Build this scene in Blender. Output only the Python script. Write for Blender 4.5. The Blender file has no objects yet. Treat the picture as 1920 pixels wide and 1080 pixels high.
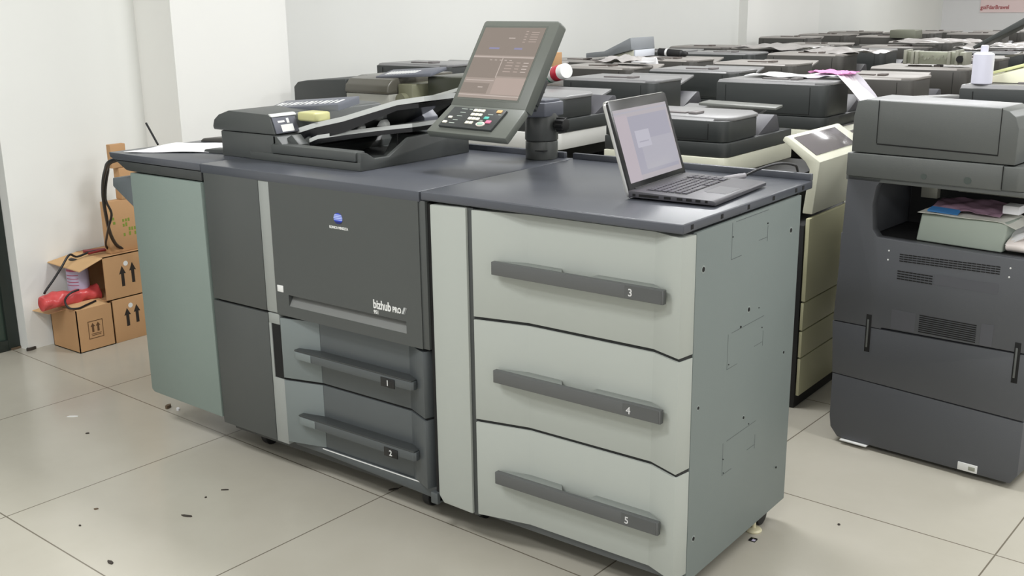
import bpy, bmesh, math, random
from mathutils import Vector, Matrix
random.seed(7)
sc = bpy.context.scene
COL = sc.collection
R = math.radians

# ------------------------------------------------------------------ camera
CAM = Vector((1.9384, -2.1090, 1.4922))
YAW, PITCH, ROLL, FPX = 0.6578, -0.2618, -0.0136, 2006.98
fwd = Vector((-math.sin(YAW)*math.cos(PITCH), math.cos(YAW)*math.cos(PITCH), math.sin(PITCH)))
rt = Vector((math.cos(YAW), math.sin(YAW), 0)); up = rt.cross(fwd)
rt, up = math.cos(ROLL)*rt + math.sin(ROLL)*up, -math.sin(ROLL)*rt + math.cos(ROLL)*up
cam = bpy.data.objects.new('camera', bpy.data.cameras.new('camera'))
COL.objects.link(cam)
cam.matrix_world = Matrix(((rt.x, up.x, -fwd.x, CAM.x), (rt.y, up.y, -fwd.y, CAM.y), (rt.z, up.z, -fwd.z, CAM.z), (0, 0, 0, 1)))
cam.data.sensor_width = 36; cam.data.lens = 36*FPX/1920; cam.data.clip_start = .05; cam.data.clip_end = 100
sc.camera = cam

def at(px, py, x=None, y=None, z=None):
    """photo pixel -> point on a plane of the room"""
    d = fwd*FPX + rt*(px-960) + up*(540-py)
    if x is not None: t = (x-CAM.x)/d.x
    elif y is not None: t = (y-CAM.y)/d.y
    else: t = (z-CAM.z)/d.z
    return CAM + d*t

# ------------------------------------------------------------------ materials
def lin(c):
    return tuple(((v/255)/12.92 if v/255 <= .04045 else ((v/255+.055)/1.055)**2.4) for v in c) + (1,)
MATS = {}
def mat(name, col, rough=.5, metal=0, bump=0, bscale=400, var=0, vscale=6, emit=0, alpha=1, trans=0, spec=.5, coat=0):
    if name in MATS: return MATS[name]
    m = bpy.data.materials.new(name); m.use_nodes = True
    nt = m.node_tree; b = nt.nodes['Principled BSDF']
    c = lin(col)
    b.inputs['Base Color'].default_value = c
    b.inputs['Roughness'].default_value = rough; b.inputs['Metallic'].default_value = metal
    b.inputs['Specular IOR Level'].default_value = spec
    b.inputs['Coat Weight'].default_value = coat
    if alpha < 1: b.inputs['Alpha'].default_value = alpha
    if trans: b.inputs['Transmission Weight'].default_value = trans
    if emit:
        b.inputs['Emission Color'].default_value = c; b.inputs['Emission Strength'].default_value = emit
    tc = nt.nodes.new('ShaderNodeTexCoord')
    if var:
        n = nt.nodes.new('ShaderNodeTexNoise'); n.inputs['Scale'].default_value = vscale; n.inputs['Detail'].default_value = 5
        nt.links.new(tc.outputs['Object'], n.inputs['Vector'])
        mx = nt.nodes.new('ShaderNodeMix'); mx.data_type = 'RGBA'
        k0, k1 = 1-var, 1+var
        mx.inputs['A'].default_value = (c[0]*k0, c[1]*k0, c[2]*k0, 1)
        mx.inputs['B'].default_value = (min(1, c[0]*k1), min(1, c[1]*k1), min(1, c[2]*k1), 1)
        nt.links.new(n.outputs['Fac'], mx.inputs['Factor'])
        nt.links.new(mx.outputs['Result'], b.inputs['Base Color'])
    if bump:
        n2 = nt.nodes.new('ShaderNodeTexNoise'); n2.inputs['Scale'].default_value = bscale; n2.inputs['Detail'].default_value = 2
        nt.links.new(tc.outputs['Object'], n2.inputs['Vector'])
        bp = nt.nodes.new('ShaderNodeBump'); bp.inputs['Strength'].default_value = bump; bp.inputs['Distance'].default_value = .001
        nt.links.new(n2.outputs['Fac'], bp.inputs['Height']); nt.links.new(bp.outputs['Normal'], b.inputs['Normal'])
    MATS[name] = m
    return m

CHAR = mat('charcoal_plastic', (74, 77, 76), .42, 0, .25, 700, .05, 3)
CHARD = mat('dark_charcoal_plastic', (58, 61, 61), .45, 0, .2, 700, .05, 4)
SLAB = mat('slate_worktop', (76, 79, 86), .3, 0, .15, 500, .08, 2.5)
LGREY = mat('light_grey_panel', (168, 173, 167), .42, 0, .1, 500, .03, 2)
SIDEG = mat('grey_steel_side', (116, 125, 123), .5, .0, .2, 350, .05, 3)
TEAL = mat('teal_grey_panel', (125, 138, 132), .45, 0, .3, 300, .05, 3)
STRIPE = mat('silver_strip', (150, 154, 151), .38, .1, 0)
DRAW = mat('dark_drawer_paint', (90, 95, 97), .33, .35, .08, 500, .04, 3)
BLACK = mat('black_rubber', (22, 22, 23), .55)
BLACKG = mat('black_gloss', (20, 21, 23), .25)
GAP = mat('black_gap', (10, 10, 10), .8)
HAND = mat('handle_grey', (88, 90, 90), .4, 0, .15, 700)
WHITE = mat('white_print', (225, 226, 224), .5)
CREAM = mat('cream_plastic', (214, 214, 196), .4, 0, .08, 500, .02, 3)
CREAMD = mat('aged_cream_plastic', (186, 184, 152), .45, 0, .08, 500, .03, 3)
ADFD = mat('graphite_plastic', (56, 59, 59), .4, 0, .2, 700, .06, 4)
ADFT = mat('dusty_sheen_graphite', (136, 136, 137), .33, 0, .2, 700, .08, 6)  # pale top colour holds dust and the wall's grazing reflection
ADFG = mat('grey_brown_plastic', (78, 76, 73), .42, 0, .2, 700, .07, 5)
POST = mat('post_plastic', (84, 86, 84), .3, 0, .15, 600)
POSTL = mat('arm_plastic', (98, 101, 110), .4, 0, .15, 600)
PANEL = mat('panel_grey', (100, 104, 98), .42, 0, .15, 600)
CARD = mat('cardboard', (186, 146, 104), .8, 0, .3, 120, .08, 5)
CARDIN = mat('cardboard_flap', (205, 168, 122), .8, 0, .3, 120, .06, 5)
INK = mat('black_ink', (38, 30, 24), .7)
PAPER = mat('white_paper', (236, 236, 238), .6)
ALU = mat('laptop_aluminium', (196, 196, 194), .3, .7)
KEY = mat('key_plastic', (44, 42, 46), .4)
DECK = mat('laptop_deck', (78, 77, 82), .38, .2, .1, 800)
TAN = mat('tan_plastic', (196, 194, 140), .35, 0, 0, 400, .05, 20)
BEIGE = mat('pale_metal', (205, 205, 190), .4, .3)
LTRIM = mat('pale_tray_edge', (208, 211, 208), .4)
RED = mat('red_bag', (214, 84, 84), .3, 0, .8, 60, .2, 25)
REDD = mat('dark_red_plastic', (120, 30, 34), .4)
GREENI = mat('green_ink', (120, 140, 52), .8)
LILAC = mat('lilac_plastic', (190, 184, 208), .4)
CABLE = mat('cable_black', (26, 26, 28), .45)
CABLEG = mat('cable_grey', (150, 148, 152), .45)
BOXG = mat('grey_box_plastic', (158, 168, 158), .45, 0, .15, 500)

def wall_mat(name, col, var=.03):
    return mat(name, col, .75, 0, .15, 60, var, 1.5)
def floor_mat():
    m = bpy.data.materials.new('beige_floor_tiles'); m.use_nodes = True
    nt = m.node_tree; L = nt.links; N = nt.nodes.new; b = nt.nodes['Principled BSDF']
    tc = N('ShaderNodeTexCoord'); mp = N('ShaderNodeMapping'); mp.vector_type = 'POINT'
    a = R(2.2)                      # tile grid is turned a little against the machine
    ca, sa = math.cos(a), math.sin(a); gx, gy = -1.068, .093
    mp.inputs['Rotation'].default_value = (0, 0, a)
    mp.inputs['Location'].default_value = (-(ca*gx - sa*gy)+8, -(sa*gx + ca*gy)+8, 0)
    L.new(tc.outputs['Object'], mp.inputs['Vector'])
    sp = N('ShaderNodeSeparateXYZ'); L.new(mp.outputs['Vector'], sp.inputs['Vector'])
    def M(op, a_, b_=None):
        n = N('ShaderNodeMath'); n.operation = op
        for i, v in enumerate((a_, b_)):
            if v is None: continue
            if isinstance(v, (int, float)): n.inputs[i].default_value = v
            else: L.new(v, n.inputs[i])
        return n.outputs[0]
    ds = []; cells = []
    for ax in ('X', 'Y'):
        s = M('DIVIDE', sp.outputs[ax], .8)
        cells.append(M('FLOOR', M('ADD', s, .5)))
        ds.append(M('ABSOLUTE', M('SUBTRACT', s, M('ROUND', s))))
    d = M('MULTIPLY', M('MINIMUM', ds[0], ds[1]), .8)
    g = M('LESS_THAN', d, .0022)
    n1 = N('ShaderNodeTexNoise'); n1.inputs['Scale'].default_value = 2.2; n1.inputs['Detail'].default_value = 6; n1.inputs['Roughness'].default_value = .6
    L.new(tc.outputs['Object'], n1.inputs['Vector'])
    mx = N('ShaderNodeMix'); mx.data_type = 'RGBA'
    mx.inputs['A'].default_value = lin((171, 167, 153)); mx.inputs['B'].default_value = lin((190, 186, 175))
    L.new(n1.outputs['Fac'], mx.inputs['Factor'])
    m2 = N('ShaderNodeMix'); m2.data_type = 'RGBA'; m2.inputs['B'].default_value = lin((112, 106, 94))
    L.new(g, m2.inputs['Factor']); L.new(mx.outputs['Result'], m2.inputs['A'])
    L.new(m2.outputs['Result'], b.inputs['Base Color'])
    r = N('ShaderNodeMapRange'); r.inputs['To Min'].default_value = .13; r.inputs['To Max'].default_value = .3
    n3 = N('ShaderNodeTexNoise'); n3.inputs['Scale'].default_value = 5; n3.inputs['Detail'].default_value = 8
    L.new(tc.outputs['Object'], n3.inputs['Vector']); L.new(n3.outputs['Fac'], r.inputs['Value'])
    L.new(r.outputs['Result'], b.inputs['Roughness'])
    b.inputs['Specular IOR Level'].default_value = .45
    return m

# ------------------------------------------------------------------ mesh builder
class MB:
    def __init__(s, xf=None):
        s.bm = bmesh.new(); s.mats = []; s.xf = xf
    def mi(s, m):
        if m is None: return 0
        if m not in s.mats: s.mats.append(m)
        return s.mats.index(m)+1
    def _fin(s, verts, m, bev, seg=2, edges=None):
        faces = set(f for v in verts for f in v.link_faces)
        i = s.mi(m)
        for f in faces: f.material_index = i
        if bev > 0:
            es = edges if edges is not None else list(set(e for v in verts for e in v.link_edges))
            r = bmesh.ops.bevel(s.bm, geom=es, offset=bev, segments=seg, affect='EDGES', profile=.5, clamp_overlap=True)
            for f in r['faces']: f.material_index = i
    def hexa(s, p, m=None, bev=0, seg=2):
        v = [s.bm.verts.new(q) for q in p]
        for f in ((0, 3, 2, 1), (4, 5, 6, 7), (0, 1, 5, 4), (1, 2, 6, 5), (2, 3, 7, 6), (3, 0, 4, 7)):
            s.bm.faces.new([v[k] for k in f])
        s._fin(v, m, bev, seg); return s
    def box(s, x0, y0, z0, x1, y1, z1, m=None, bev=.003, seg=2):
        return s.hexa([(x0, y0, z0), (x1, y0, z0), (x1, y1, z0), (x0, y1, z0), (x0, y0, z1), (x1, y0, z1), (x1, y1, z1), (x0, y1, z1)], m, bev, seg)
    def prism(s, poly, ax, a, b, m=None, bev=.002, seg=2):
        """poly: 2-D outline; ax: axis of extrusion (x: poly=(y,z), y: poly=(x,z), z: poly=(x,y))"""
        def P(u, w, t): return {'x': (t, u, w), 'y': (u, t, w), 'z': (u, w, t)}[ax]
        va = [s.bm.verts.new(P(u, w, a)) for u, w in poly]; vb = [s.bm.verts.new(P(u, w, b)) for u, w in poly]
        n = len(poly)
        fs = [s.bm.faces.new(va), s.bm.faces.new(vb[::-1])]
        for k in range(n): fs.append(s.bm.faces.new([va[k], vb[k], vb[(k+1) % n], va[(k+1) % n]]))
        bmesh.ops.recalc_face_normals(s.bm, faces=fs)
        s._fin(va+vb, m, bev, seg); return s
    def cyl(s, c, r, h, ax='z', m=None, n=32, r2=None, bev=0):
        c = Vector(c); r2 = r if r2 is None else r2
        def P(a, rr, t):
            u, w = rr*math.cos(a), rr*math.sin(a)
            return c + Vector({'x': (t, u, w), 'y': (u, t, w), 'z': (u, w, t)}[ax])
        va = [s.bm.verts.new(P(2*math.pi*k/n, r, 0)) for k in range(n)]; vb = [s.bm.verts.new(P(2*math.pi*k/n, r2, h)) for k in range(n)]
        fs = [s.bm.faces.new(va), s.bm.faces.new(vb[::-1])]
        for k in range(n): fs.append(s.bm.faces.new([va[k], vb[k], vb[(k+1) % n], va[(k+1) % n]]))
        bmesh.ops.recalc_face_normals(s.bm, faces=fs)
        if bev:
            es = list(fs[0].edges)+list(fs[1].edges)
            s._fin(va+vb, m, bev, 2, es)
        else: s._fin(va+vb, m, 0)
        return s
    def lathe(s, prof, c, d=(0, 0, 1), m=None, n=28):
        """prof: (radius, distance along d) list"""
        d = Vector(d).normalized(); q = Vector((0, 0, 1)).rotation_difference(d); c = Vector(c)
        rings = []
        for r, t in prof:
            rings.append([s.bm.verts.new(c + q @ Vector((r*math.cos(2*math.pi*k/n), r*math.sin(2*math.pi*k/n), t))) for k in range(n)])
        fs = [s.bm.faces.new(rings[0][::-1]), s.bm.faces.new(rings[-1])]
        for a, b in zip(rings, rings[1:]):
            for k in range(n): fs.append(s.bm.faces.new([a[k], a[(k+1) % n], b[(k+1) % n], b[k]]))
        for f in fs: f.material_index = s.mi(m)
        return s
    def tube(s, pts, r, m=None, n=8, sub=6):
        pts = [Vector(p) for p in pts]
        if sub > 1 and len(pts) > 2:
            q = []
            for i in range(len(pts)-1):
                p0, p1, p2, p3 = pts[max(0, i-1)], pts[i], pts[i+1], pts[min(len(pts)-1, i+2)]
                for k in range(sub):
                    t = k/sub
                    q.append(.5*((2*p1)+(-p0+p2)*t+(2*p0-5*p1+4*p2-p3)*t*t+(-p0+3*p1-3*p2+p3)*t**3))
            pts = q+[pts[-1]]
        rings = []; prev = Vector((.3, .5, .8))
        for i, p in enumerate(pts):
            d = (pts[min(i+1, len(pts)-1)]-pts[max(i-1, 0)]).normalized()
            a = prev - d*prev.dot(d)
            if a.length < 1e-4: a = d.orthogonal()
            a.normalize(); prev = a; b = d.cross(a)
            rr = r(i/(len(pts)-1)) if callable(r) else r
            rings.append([s.bm.verts.new(p+rr*(a*math.cos(2*math.pi*k/n)+b*math.sin(2*math.pi*k/n))) for k in range(n)])
        fs = [s.bm.faces.new(rings[0][::-1]), s.bm.faces.new(rings[-1])]
        for a, b in zip(rings, rings[1:]):
            for k in range(n): fs.append(s.bm.faces.new([a[k], a[(k+1) % n], b[(k+1) % n], b[k]]))
        for f in fs: f.material_index = s.mi(m)
        return s
    def grid(s, fn, nu, nv, m=None, thick=0):
        """fn(u,v) -> point, u,v in 0..1; a sheet, given real thickness when thick>0"""
        def lay(off):
            return [[s.bm.verts.new(Vector(fn(i/nu, j/nv))+Vector((0, 0, off))) for j in range(nv+1)] for i in range(nu+1)]
        V = lay(0); fs = []
        for i in range(nu):
            for j in range(nv): fs.append(s.bm.faces.new([V[i][j], V[i+1][j], V[i+1][j+1], V[i][j+1]]))
        if thick:
            W = lay(-thick)
            for i in range(nu):
                for j in range(nv): fs.append(s.bm.faces.new([W[i][j], W[i][j+1], W[i+1][j+1], W[i+1][j]]))
            rim = [(i, 0) for i in range(nu)]+[(nu, j) for j in range(nv)]+[(i, nv) for i in range(nu, 0, -1)]+[(0, j) for j in range(nv, 0, -1)]
            for k in range(len(rim)):
                a, b = rim[k], rim[(k+1) % len(rim)]
                fs.append(s.bm.faces.new([V[a[0]][a[1]], W[a[0]][a[1]], W[b[0]][b[1]], V[b[0]][b[1]]]))
        for f in fs: f.material_index = s.mi(m)
        return s
    def quad(s, p, m=None):
        f = s.bm.faces.new([s.bm.verts.new(q) for q in p]); f.material_index = s.mi(m); return s
    def build(s, name, m, parent=None, smooth=30):
        org = Vector((0, 0, 0)); p = parent
        while p is not None:
            org += Vector(p.get('_o', (0, 0, 0))); p = p.parent
        if s.xf is not None: s.bm.transform(s.xf)
        bmesh.ops.translate(s.bm, verts=s.bm.verts, vec=-org)
        bmesh.ops.recalc_face_normals(s.bm, faces=s.bm.faces)
        me = bpy.data.meshes.new(name); s.bm.to_mesh(me); s.bm.free()
        for q in [m]+s.mats: me.materials.append(q)
        for pl in me.polygons: pl.use_smooth = True
        me.set_sharp_from_angle(angle=R(smooth))
        o = bpy.data.objects.new(name, me); COL.objects.link(o)
        if parent is not None: o.parent = parent
        return o

def thing(name, label, cat, loc=(0, 0, 0), rz=0, group=None, local=False):
    o = bpy.data.objects.new(name, None); COL.objects.link(o)
    o.location = loc; o.rotation_euler = (0, 0, rz); o.empty_display_size = .1
    o['label'] = label; o['category'] = cat
    if group: o['group'] = group
    if not local: o['_o'] = list(loc)
    return o
def tag(o, label, cat, group=None, kind=None):
    o['label'] = label; o['category'] = cat
    if group: o['group'] = group
    if kind: o['kind'] = kind
    # put the origin of a single-mesh thing at its base
    me = o.data; xs = [v.co for v in me.vertices]
    c = Vector((sum(v.x for v in xs)/len(xs), sum(v.y for v in xs)/len(xs), min(v.z for v in xs)))
    me.transform(Matrix.Translation(-c)); o.location = c
    return o
def struct(o):
    o['kind'] = 'structure'; return o
def text(name, s, size, M, m, parent, bold=0, ext=.0004, align='CENTER', sx=1):
    cu = bpy.data.curves.new(name, 'FONT'); cu.body = s; cu.size = size; cu.extrude = ext; cu.offset = bold; cu.align_x = align; cu.resolution_u = 3
    t = bpy.data.objects.new(name, cu); COL.objects.link(t)
    bpy.context.view_layer.update()
    me = bpy.data.meshes.new_from_object(t.evaluated_get(bpy.context.evaluated_depsgraph_get()))
    bpy.data.objects.remove(t); bpy.data.curves.remove(cu)
    me.name = name; me.transform(M @ Matrix.Diagonal((sx, 1, 1, 1)))
    org = Vector((0, 0, 0)); p = parent
    while p is not None:
        org += Vector(p.get('_o', (0, 0, 0))); p = p.parent
    me.transform(Matrix.Translation(-org))
    me.materials.clear(); me.materials.append(m)
    o = bpy.data.objects.new(name, me); COL.objects.link(o); o.parent = parent
    return o
def frontM(x, y, z):     # text lying on a face looking towards -Y
    return Matrix(((1, 0, 0, x), (0, 0, -1, y), (0, 1, 0, z), (0, 0, 0, 1)))
def rightM(x, y, z):     # text lying on a face looking towards +X
    return Matrix(((0, 0, 1, x), (1, 0, 0, y), (0, 1, 0, z), (0, 0, 0, 1)))
def copy_tree(o, parent=None):
    c = o.copy(); COL.objects.link(c)
    if parent is not None: c.parent = parent
    for ch in list(o.children): copy_tree(ch, c)
    return c

# ------------------------------------------------------------------ the room
WL = wall_mat('white_wall', (231, 232, 228)); WC = wall_mat('column_white', (236, 236, 232)); WB = wall_mat('cool_white_wall', (226, 226, 228))
b = MB(); b.box(-6, -6, -.1, 9, 14.4, 0, None, 0); fl = struct(b.build('floor', floor_mat()))
b = MB(); b.box(-6, -6, 3.0, 9, 14.4, 3.1, None, 0); struct(b.build('ceiling', wall_mat('ceiling_white', (228, 228, 224), .01)))
b = MB(); b.prism([(-2.6, .195), (-2.6, .912), (-2.75, .912), (-2.75, 14.0), (-3.1, 14.0), (-3.1, .195)], 'z', 0, 3.0, None, 0)
struct(b.build('wall_left', WL))
b = MB(); b.box(-2.76, .91, 0, -2.32, 1.585, 3.0, None, 0); struct(b.build('wall_column', WC))
b = MB(); b.box(-2.76, 7.55, 0, -2.66, 9.3, 3.0, None, 0); struct(b.build('wall_pilaster', WC))
b = MB(); b.box(-3.1, 14.0, 0, 9, 14.2, 3.0, None, 0); struct(b.build('wall_back', WB))
# doorway left of the wall end: dark glass leaf in a dark frame
b = MB(); b.box(-2.70, -.95, .02, -2.68, .14, 2.3, None, 0)
g = mat('green_dark_glass', (52, 66, 58), .08, 0)
dr = struct(b.build('door_1', g))
b = MB(); b.box(-2.715, .14, .0, -2.665, .194, 2.35, None, .003).box(-2.715, -1.0, .0, -2.665, -.95, 2.35, None, .003).box(-2.715, -.95, 2.3, -2.665, .14, 2.35, None, .003).box(-2.715, -.95, 0, -2.665, .14, .05, None, .003)
b.build('door_frame', mat('dark_green_frame', (36, 44, 40), .4), dr)
b = MB(); b.box(-3.1, -6, 0, -2.9, -1.0, 3.0, None, 0).box(-3.1, -1.0, 2.35, -2.665, .194, 3.0, None, 0); struct(b.build('wall_entrance', WL))

# ------------------------------------------------------------------ the printing machine
pr = thing('production_printer', 'large charcoal production printer with tilting screen, between teal finishing unit and grey drawer cabinet', 'printer', (-.48, .37, 0))
b = MB(); b.box(-.955, .05, .07, .012, .74, .962, None, .004); b.build('body', CHARD, pr)
b = MB(); b.box(-.955, -.001, .97, -.004, .742, 1.0, None, .004)
b.box(-.955, .724, .998, -.03, .742, 1.019, None, .003); b.build('top_cover', SLAB, pr)
b = MB(); b.box(-.95, .012, .962, -.006, .6, .972, None, 0); b.build('cover_gap', GAP, pr)
b = MB(); b.box(-.944, 0, .553, -.676, .06, .975, None, .003); b.build('upper_left_door', CHAR, pr)
b = MB(); b.box(-.947, .0, .110, -.674, .06, .546, None, .003); b.build('lower_left_door', CHAR, pr)
b = MB(); b.box(-.676, .002, .553, -.628, .05, .975, None, .002).box(-.672, .002, .515, -.620, .05, .549, None, .001)
b.prism([(-.673, .110), (-.617, .110), (-.617, .333), (-.622, .333), (-.662, .333), (-.662, .515), (-.673, .515)], 'y', .002, .05, None, .0006)
b.build('silver_strip', STRIPE, pr)
b = MB(); b.box(-.661, .0045, .334, -.618, .06, .514, None, 0); b.build('slot', GAP, pr)
# main door with sloping finger recess
dz0, dz1, dx0, dx1 = .551, .974, -.624, -.010
b = MB()
rx0, rx1, rz0, rz1 = -.566, -.070, .586, .622
b.box(dx0, 0, rz1, dx1, .05, dz1, None, 0)
b.box(dx0, 0, dz0, dx1, .05, rz0, None, 0)
b.box(dx0, 0, rz0, rx0, .05, rz1, None, 0); b.box(rx1, 0, rz0, dx1, .05, rz1, None, 0)
b.box(-.012, .003, dz0, .013, .06, dz1, None, .002)
door = b.build('main_door', CHAR, pr)
b = MB(); b.prism([(.0012, rz0), (.024, rz1), (.049, rz1), (.049, rz0)], 'x', rx0, rx1, None, 0)
b.build('door_handle', mat('recess_grey', (112, 114, 112), .45), door)
b = MB(); b.box(-.615, -.002, .627, -.588, .002, .648, None, .001); o = b.build('sticker', WHITE, door); o['label'] = 'small white square sticker'
# emblem: blue globe with pale bands
b = MB(); BL = mat('emblem_blue', (44, 70, 190), .3); BL2 = mat('emblem_pale_blue', (176, 190, 240), .4); BL3 = mat('emblem_navy', (22, 30, 100), .4)
cx, cz, rr = -.3245, .890, .0165
def arc_band(z0, z1, m, y):
    n = 12; z0c, z1c = max(-1, z0), min(1, z1)
    zs = [z0c+(z1c-z0c)*k/n for k in range(n+1)]
    pts = [(cx+rr*1.08*math.sqrt(max(0, 1-q*q)), cz+rr*q) for q in zs]+[(cx-rr*1.08*math.sqrt(max(0, 1-q*q)), cz+rr*q) for q in reversed(zs)]
    pl = []
    for p_ in pts:
        if not pl or (Vector(p_)-Vector(pl[-1])).length > 1e-5: pl.append(p_)
    if (Vector(pl[0])-Vector(pl[-1])).length < 1e-5: pl.pop()
    b.prism(pl, 'y', -y, .001, m, 0)
arc_band(-1, 1, BL, .0010)
for z0, z1, m in ((.55, .72, BL2), (.25, .45, BL2), (-.05, .15, BL2), (-.3, -.18, BL2), (-.95, -.55, BL3)): arc_band(z0, z1, m, .0016)
b.build('emblem', BL, door)
text('lettering', 'KONICA MINOLTA', .0105, frontM(-.3245, -.0006, .8585), WHITE, door, .0004, sx=.86)
text('lettering', 'bizhub', .036, frontM(-.198, -.0006, .642), WHITE, door, .0010, align='LEFT', sx=.75)
text('lettering', 'PRO', .022, frontM(-.1215, -.0006, .6425), WHITE, door, .0008, align='LEFT', sx=.80)
text('lettering', '951', .0150, frontM(-.197, -.0006, .6255), WHITE, door, .0004, align='LEFT', sx=.92)
b = MB()
b.prism([(-.0865, .642), (-.0785, .642), (-.069, .662), (-.077, .662)], 'y', -.001, .001, mat('mark_grey', (175, 178, 178), .4), 0)
b.prism([(-.0765, .642), (-.0735, .642), (-.064, .662), (-.067, .662)], 'y', -.001, .001, mat('mark_grey2', (120, 122, 122), .4), 0)
b.build('slash_mark', WHITE, door)
# dark side post between door and the cabinet
b = MB(); b.box(.013, .012, .09, .026, .7, .968, None, 0); b.build('side_post', GAP, pr)
# two paper drawers with a hollowed front and a bridging handle
def hollow(x0, xa, xb, x1, d, z0, z1, ret, b):
    b.prism([(x0, 0), (xa, d), (xb, d), (x1, 0), (x1+ret, .055), (x0, .055)], 'z', z0, z1, None, .0012)
def drawer(parent, nm, x0, xa, xb, x1, d, z0, z1, m, ret):
    b = MB(); hollow(x0, xa, xb, x1, d, z0, z1, ret, b)
    return b.build(nm, m, parent)
DEND = mat('drawer_end_grey', (118, 126, 126), .4, .1, .08, 500, .03, 3)
for k, (z0, z1, hz0, hz1, num, nz) in enumerate(((.341, .541, .418, .448, '1', .424), (.122, .334, .199, .230, '2', .204))):
    dw = drawer(pr, 'drawer', -.614, -.474, -.098, -.012, .036, z0, z1, DRAW, .022)
    b = MB()
    b.prism([(-.555, .0155), (-.052, .0155), (-.052, .001), (-.060, -.006), (-.545, -.006), (-.555, -.001)], 'z', hz0, hz1-.004, None, .0015)
    hd = b.build('handle', DRAW, dw)
    e = MB(); e.prism([(-.6138, -.0012), (-.4745, .0348), (-.4745, .0375), (-.6138, .0015)], 'z', z0+.0008, z1-.0008, None, .0004); o = e.build('drawer_end', DEND, dw); o['label'] = 'lighter grey left end of the drawer'
    e = MB(); e.prism([(-.556, -.0002), (-.546, -.0075), (-.476, -.0075), (-.476, -.004), (-.545, -.004)], 'z', hz0+.001, hz1-.005, None, .0006); o = e.build('handle_end', DEND, hd); o['label'] = 'lighter grey left end of the handle'
    b = MB(); b.prism([(-.552, .0155), (-.475, .038), (-.100, .038), (-.055, .0155), (-.055, -.0055), (-.552, -.0055)], 'z', hz1-.004, hz1, None, .001)
    b.build('handle_top', CHARD, hd)
    b = MB(); b.box(-.175, -.0085, nz-.014, -.120, -.0055, nz+.014, None, .0008); pl = b.build('number_plate', BLACKG, hd)
    text('numeral', num, .024, frontM(-.1475, -.0086, nz-.0085), WHITE, pl, .0004)
b = MB(); b.prism([(-.613, .006), (-.474, .042), (-.098, .042), (-.013, .008), (.008, .0545), (-.613, .0545)], 'z', .125, .538, None, 0); b.build('drawer_gap', GAP, pr)
b = MB(); b.prism([(-.617, .100), (-.485, .100), (-.02, .080), (.013, .080), (.013, .121), (-.617, .121)], 'y', .031, .075, None, .002)
b.box(.0, .0, .083, .026, .06, .118, None, .002); b.build('base_skirt', DRAW, pr)
b = MB(); b.box(-.487, .0295, .1165, -.062, .035, .1195, None, 0); b.build('edge_line', WHITE, pr)
for x, y in ((-.88, .14), (-.105, .12), (-.88, .6), (-.105, .6)):
    b = MB(); b.cyl((x-.014, y, .032), .032, .028, 'x', None, 20, bev=.004); b.box(x-.02, y-.02, .04, x+.02, y+.02, .082, None, .002)
    b.build('caster', BLACK, pr)
b = MB(); b.cyl((-1.08+.17, .30, .0), .022, .09, 'z'); b.build('leveling_foot', BLACK, pr)

# ---- document feeder on top
adf = MB()
adf.box(-1.05, .165, 1.0, -.772, .672, 1.085, None, .004)
adf.prism([(-.785, 1.0), (-.70, 1.0), (-.712, 1.03), (-.738, 1.055), (-.772, 1.085), (-.785, 1.085)], 'y', .165, .655, None, .002)
adf.box(-.79, .175, 1.0, -.40, .672, 1.010, None, .002)                       # tray floor
adf.box(-.90, .160, 1.0, -.388, .185, 1.026, None, .003)                      # lower sill
adf.box(-.79, .156, 1.027, -.402, .20, 1.058, None, .006)                      # upper rim
adf.prism([(.162, 1.0), (.162, 1.058), (.190, 1.053), (.222, 1.033), (.285, 1.032), (.380, 1.080), (.480, 1.084), (.672, 1.076), (.672, 1.0)], 'x', -.402, -.385, None, .003)
adf.box(-.80, .650, 1.0, -.388, .672, 1.074, None, .003)
adf.prism([(.40, 1.0), (.46, 1.078), (.65, 1.074), (.65, 1.0)], 'x', -.53, -.40, None, .002)
df = adf.build('document_feeder', CHAR, pr)
b = MB(); b.prism([(-1.080, 1.087), (-1.084, 1.098), (-1.076, 1.120), (-1.050, 1.138), (-.996, 1.154), (-.802, 1.150), (-.792, 1.146), (-.770, 1.087)], 'y', .160, .672, None, .003)
lid = b.build('feeder_lid', CHAR, df)
b = MB(); b.hexa([(-.7685, .166, 1.090), (-.7685+.004, .166, 1.090), (-.7645, .262, 1.090), (-.7685, .262, 1.090), (-.789, .166, 1.142), (-.785, .166, 1.142), (-.785, .262, 1.142), (-.789, .262, 1.142)], None, .001)
lp = b.build('label_plate', mat('plate_bluegrey', (92, 94, 104), .4), lid)
def onplate(y0, z0, y1, z1, m, b):
    def X(z): return -.7645-(z-1.090)*(.0205/.052)+.0006
    b.hexa([(X(z0)-.001, y0, z0), (X(z0), y0, z0), (X(z0), y1, z0), (X(z0)-.001, y1, z0), (X(z1)-.001, y0, z1), (X(z1), y0, z1), (X(z1), y1, z1), (X(z1)-.001, y1, z1)], m, 0)
b = MB(); onplate(.192, 1.094, .242, 1.116, WHITE, b); onplate(.184, 1.123, .212, 1.129, WHITE, b); onplate(.221, 1.120, .231, 1.135, WHITE, b)
b.build('sticker', WHITE, lp)
b = MB(); b.hexa([(-.792, .163, 1.142), (-.782, .163, 1.142), (-.782, .268, 1.142), (-.792, .268, 1.142), (-.800, .163, 1.1515), (-.788, .163, 1.150), (-.788, .268, 1.150), (-.800, .268, 1.1515)], None, .002); b.build('lid_edge', LTRIM, lid)
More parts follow.
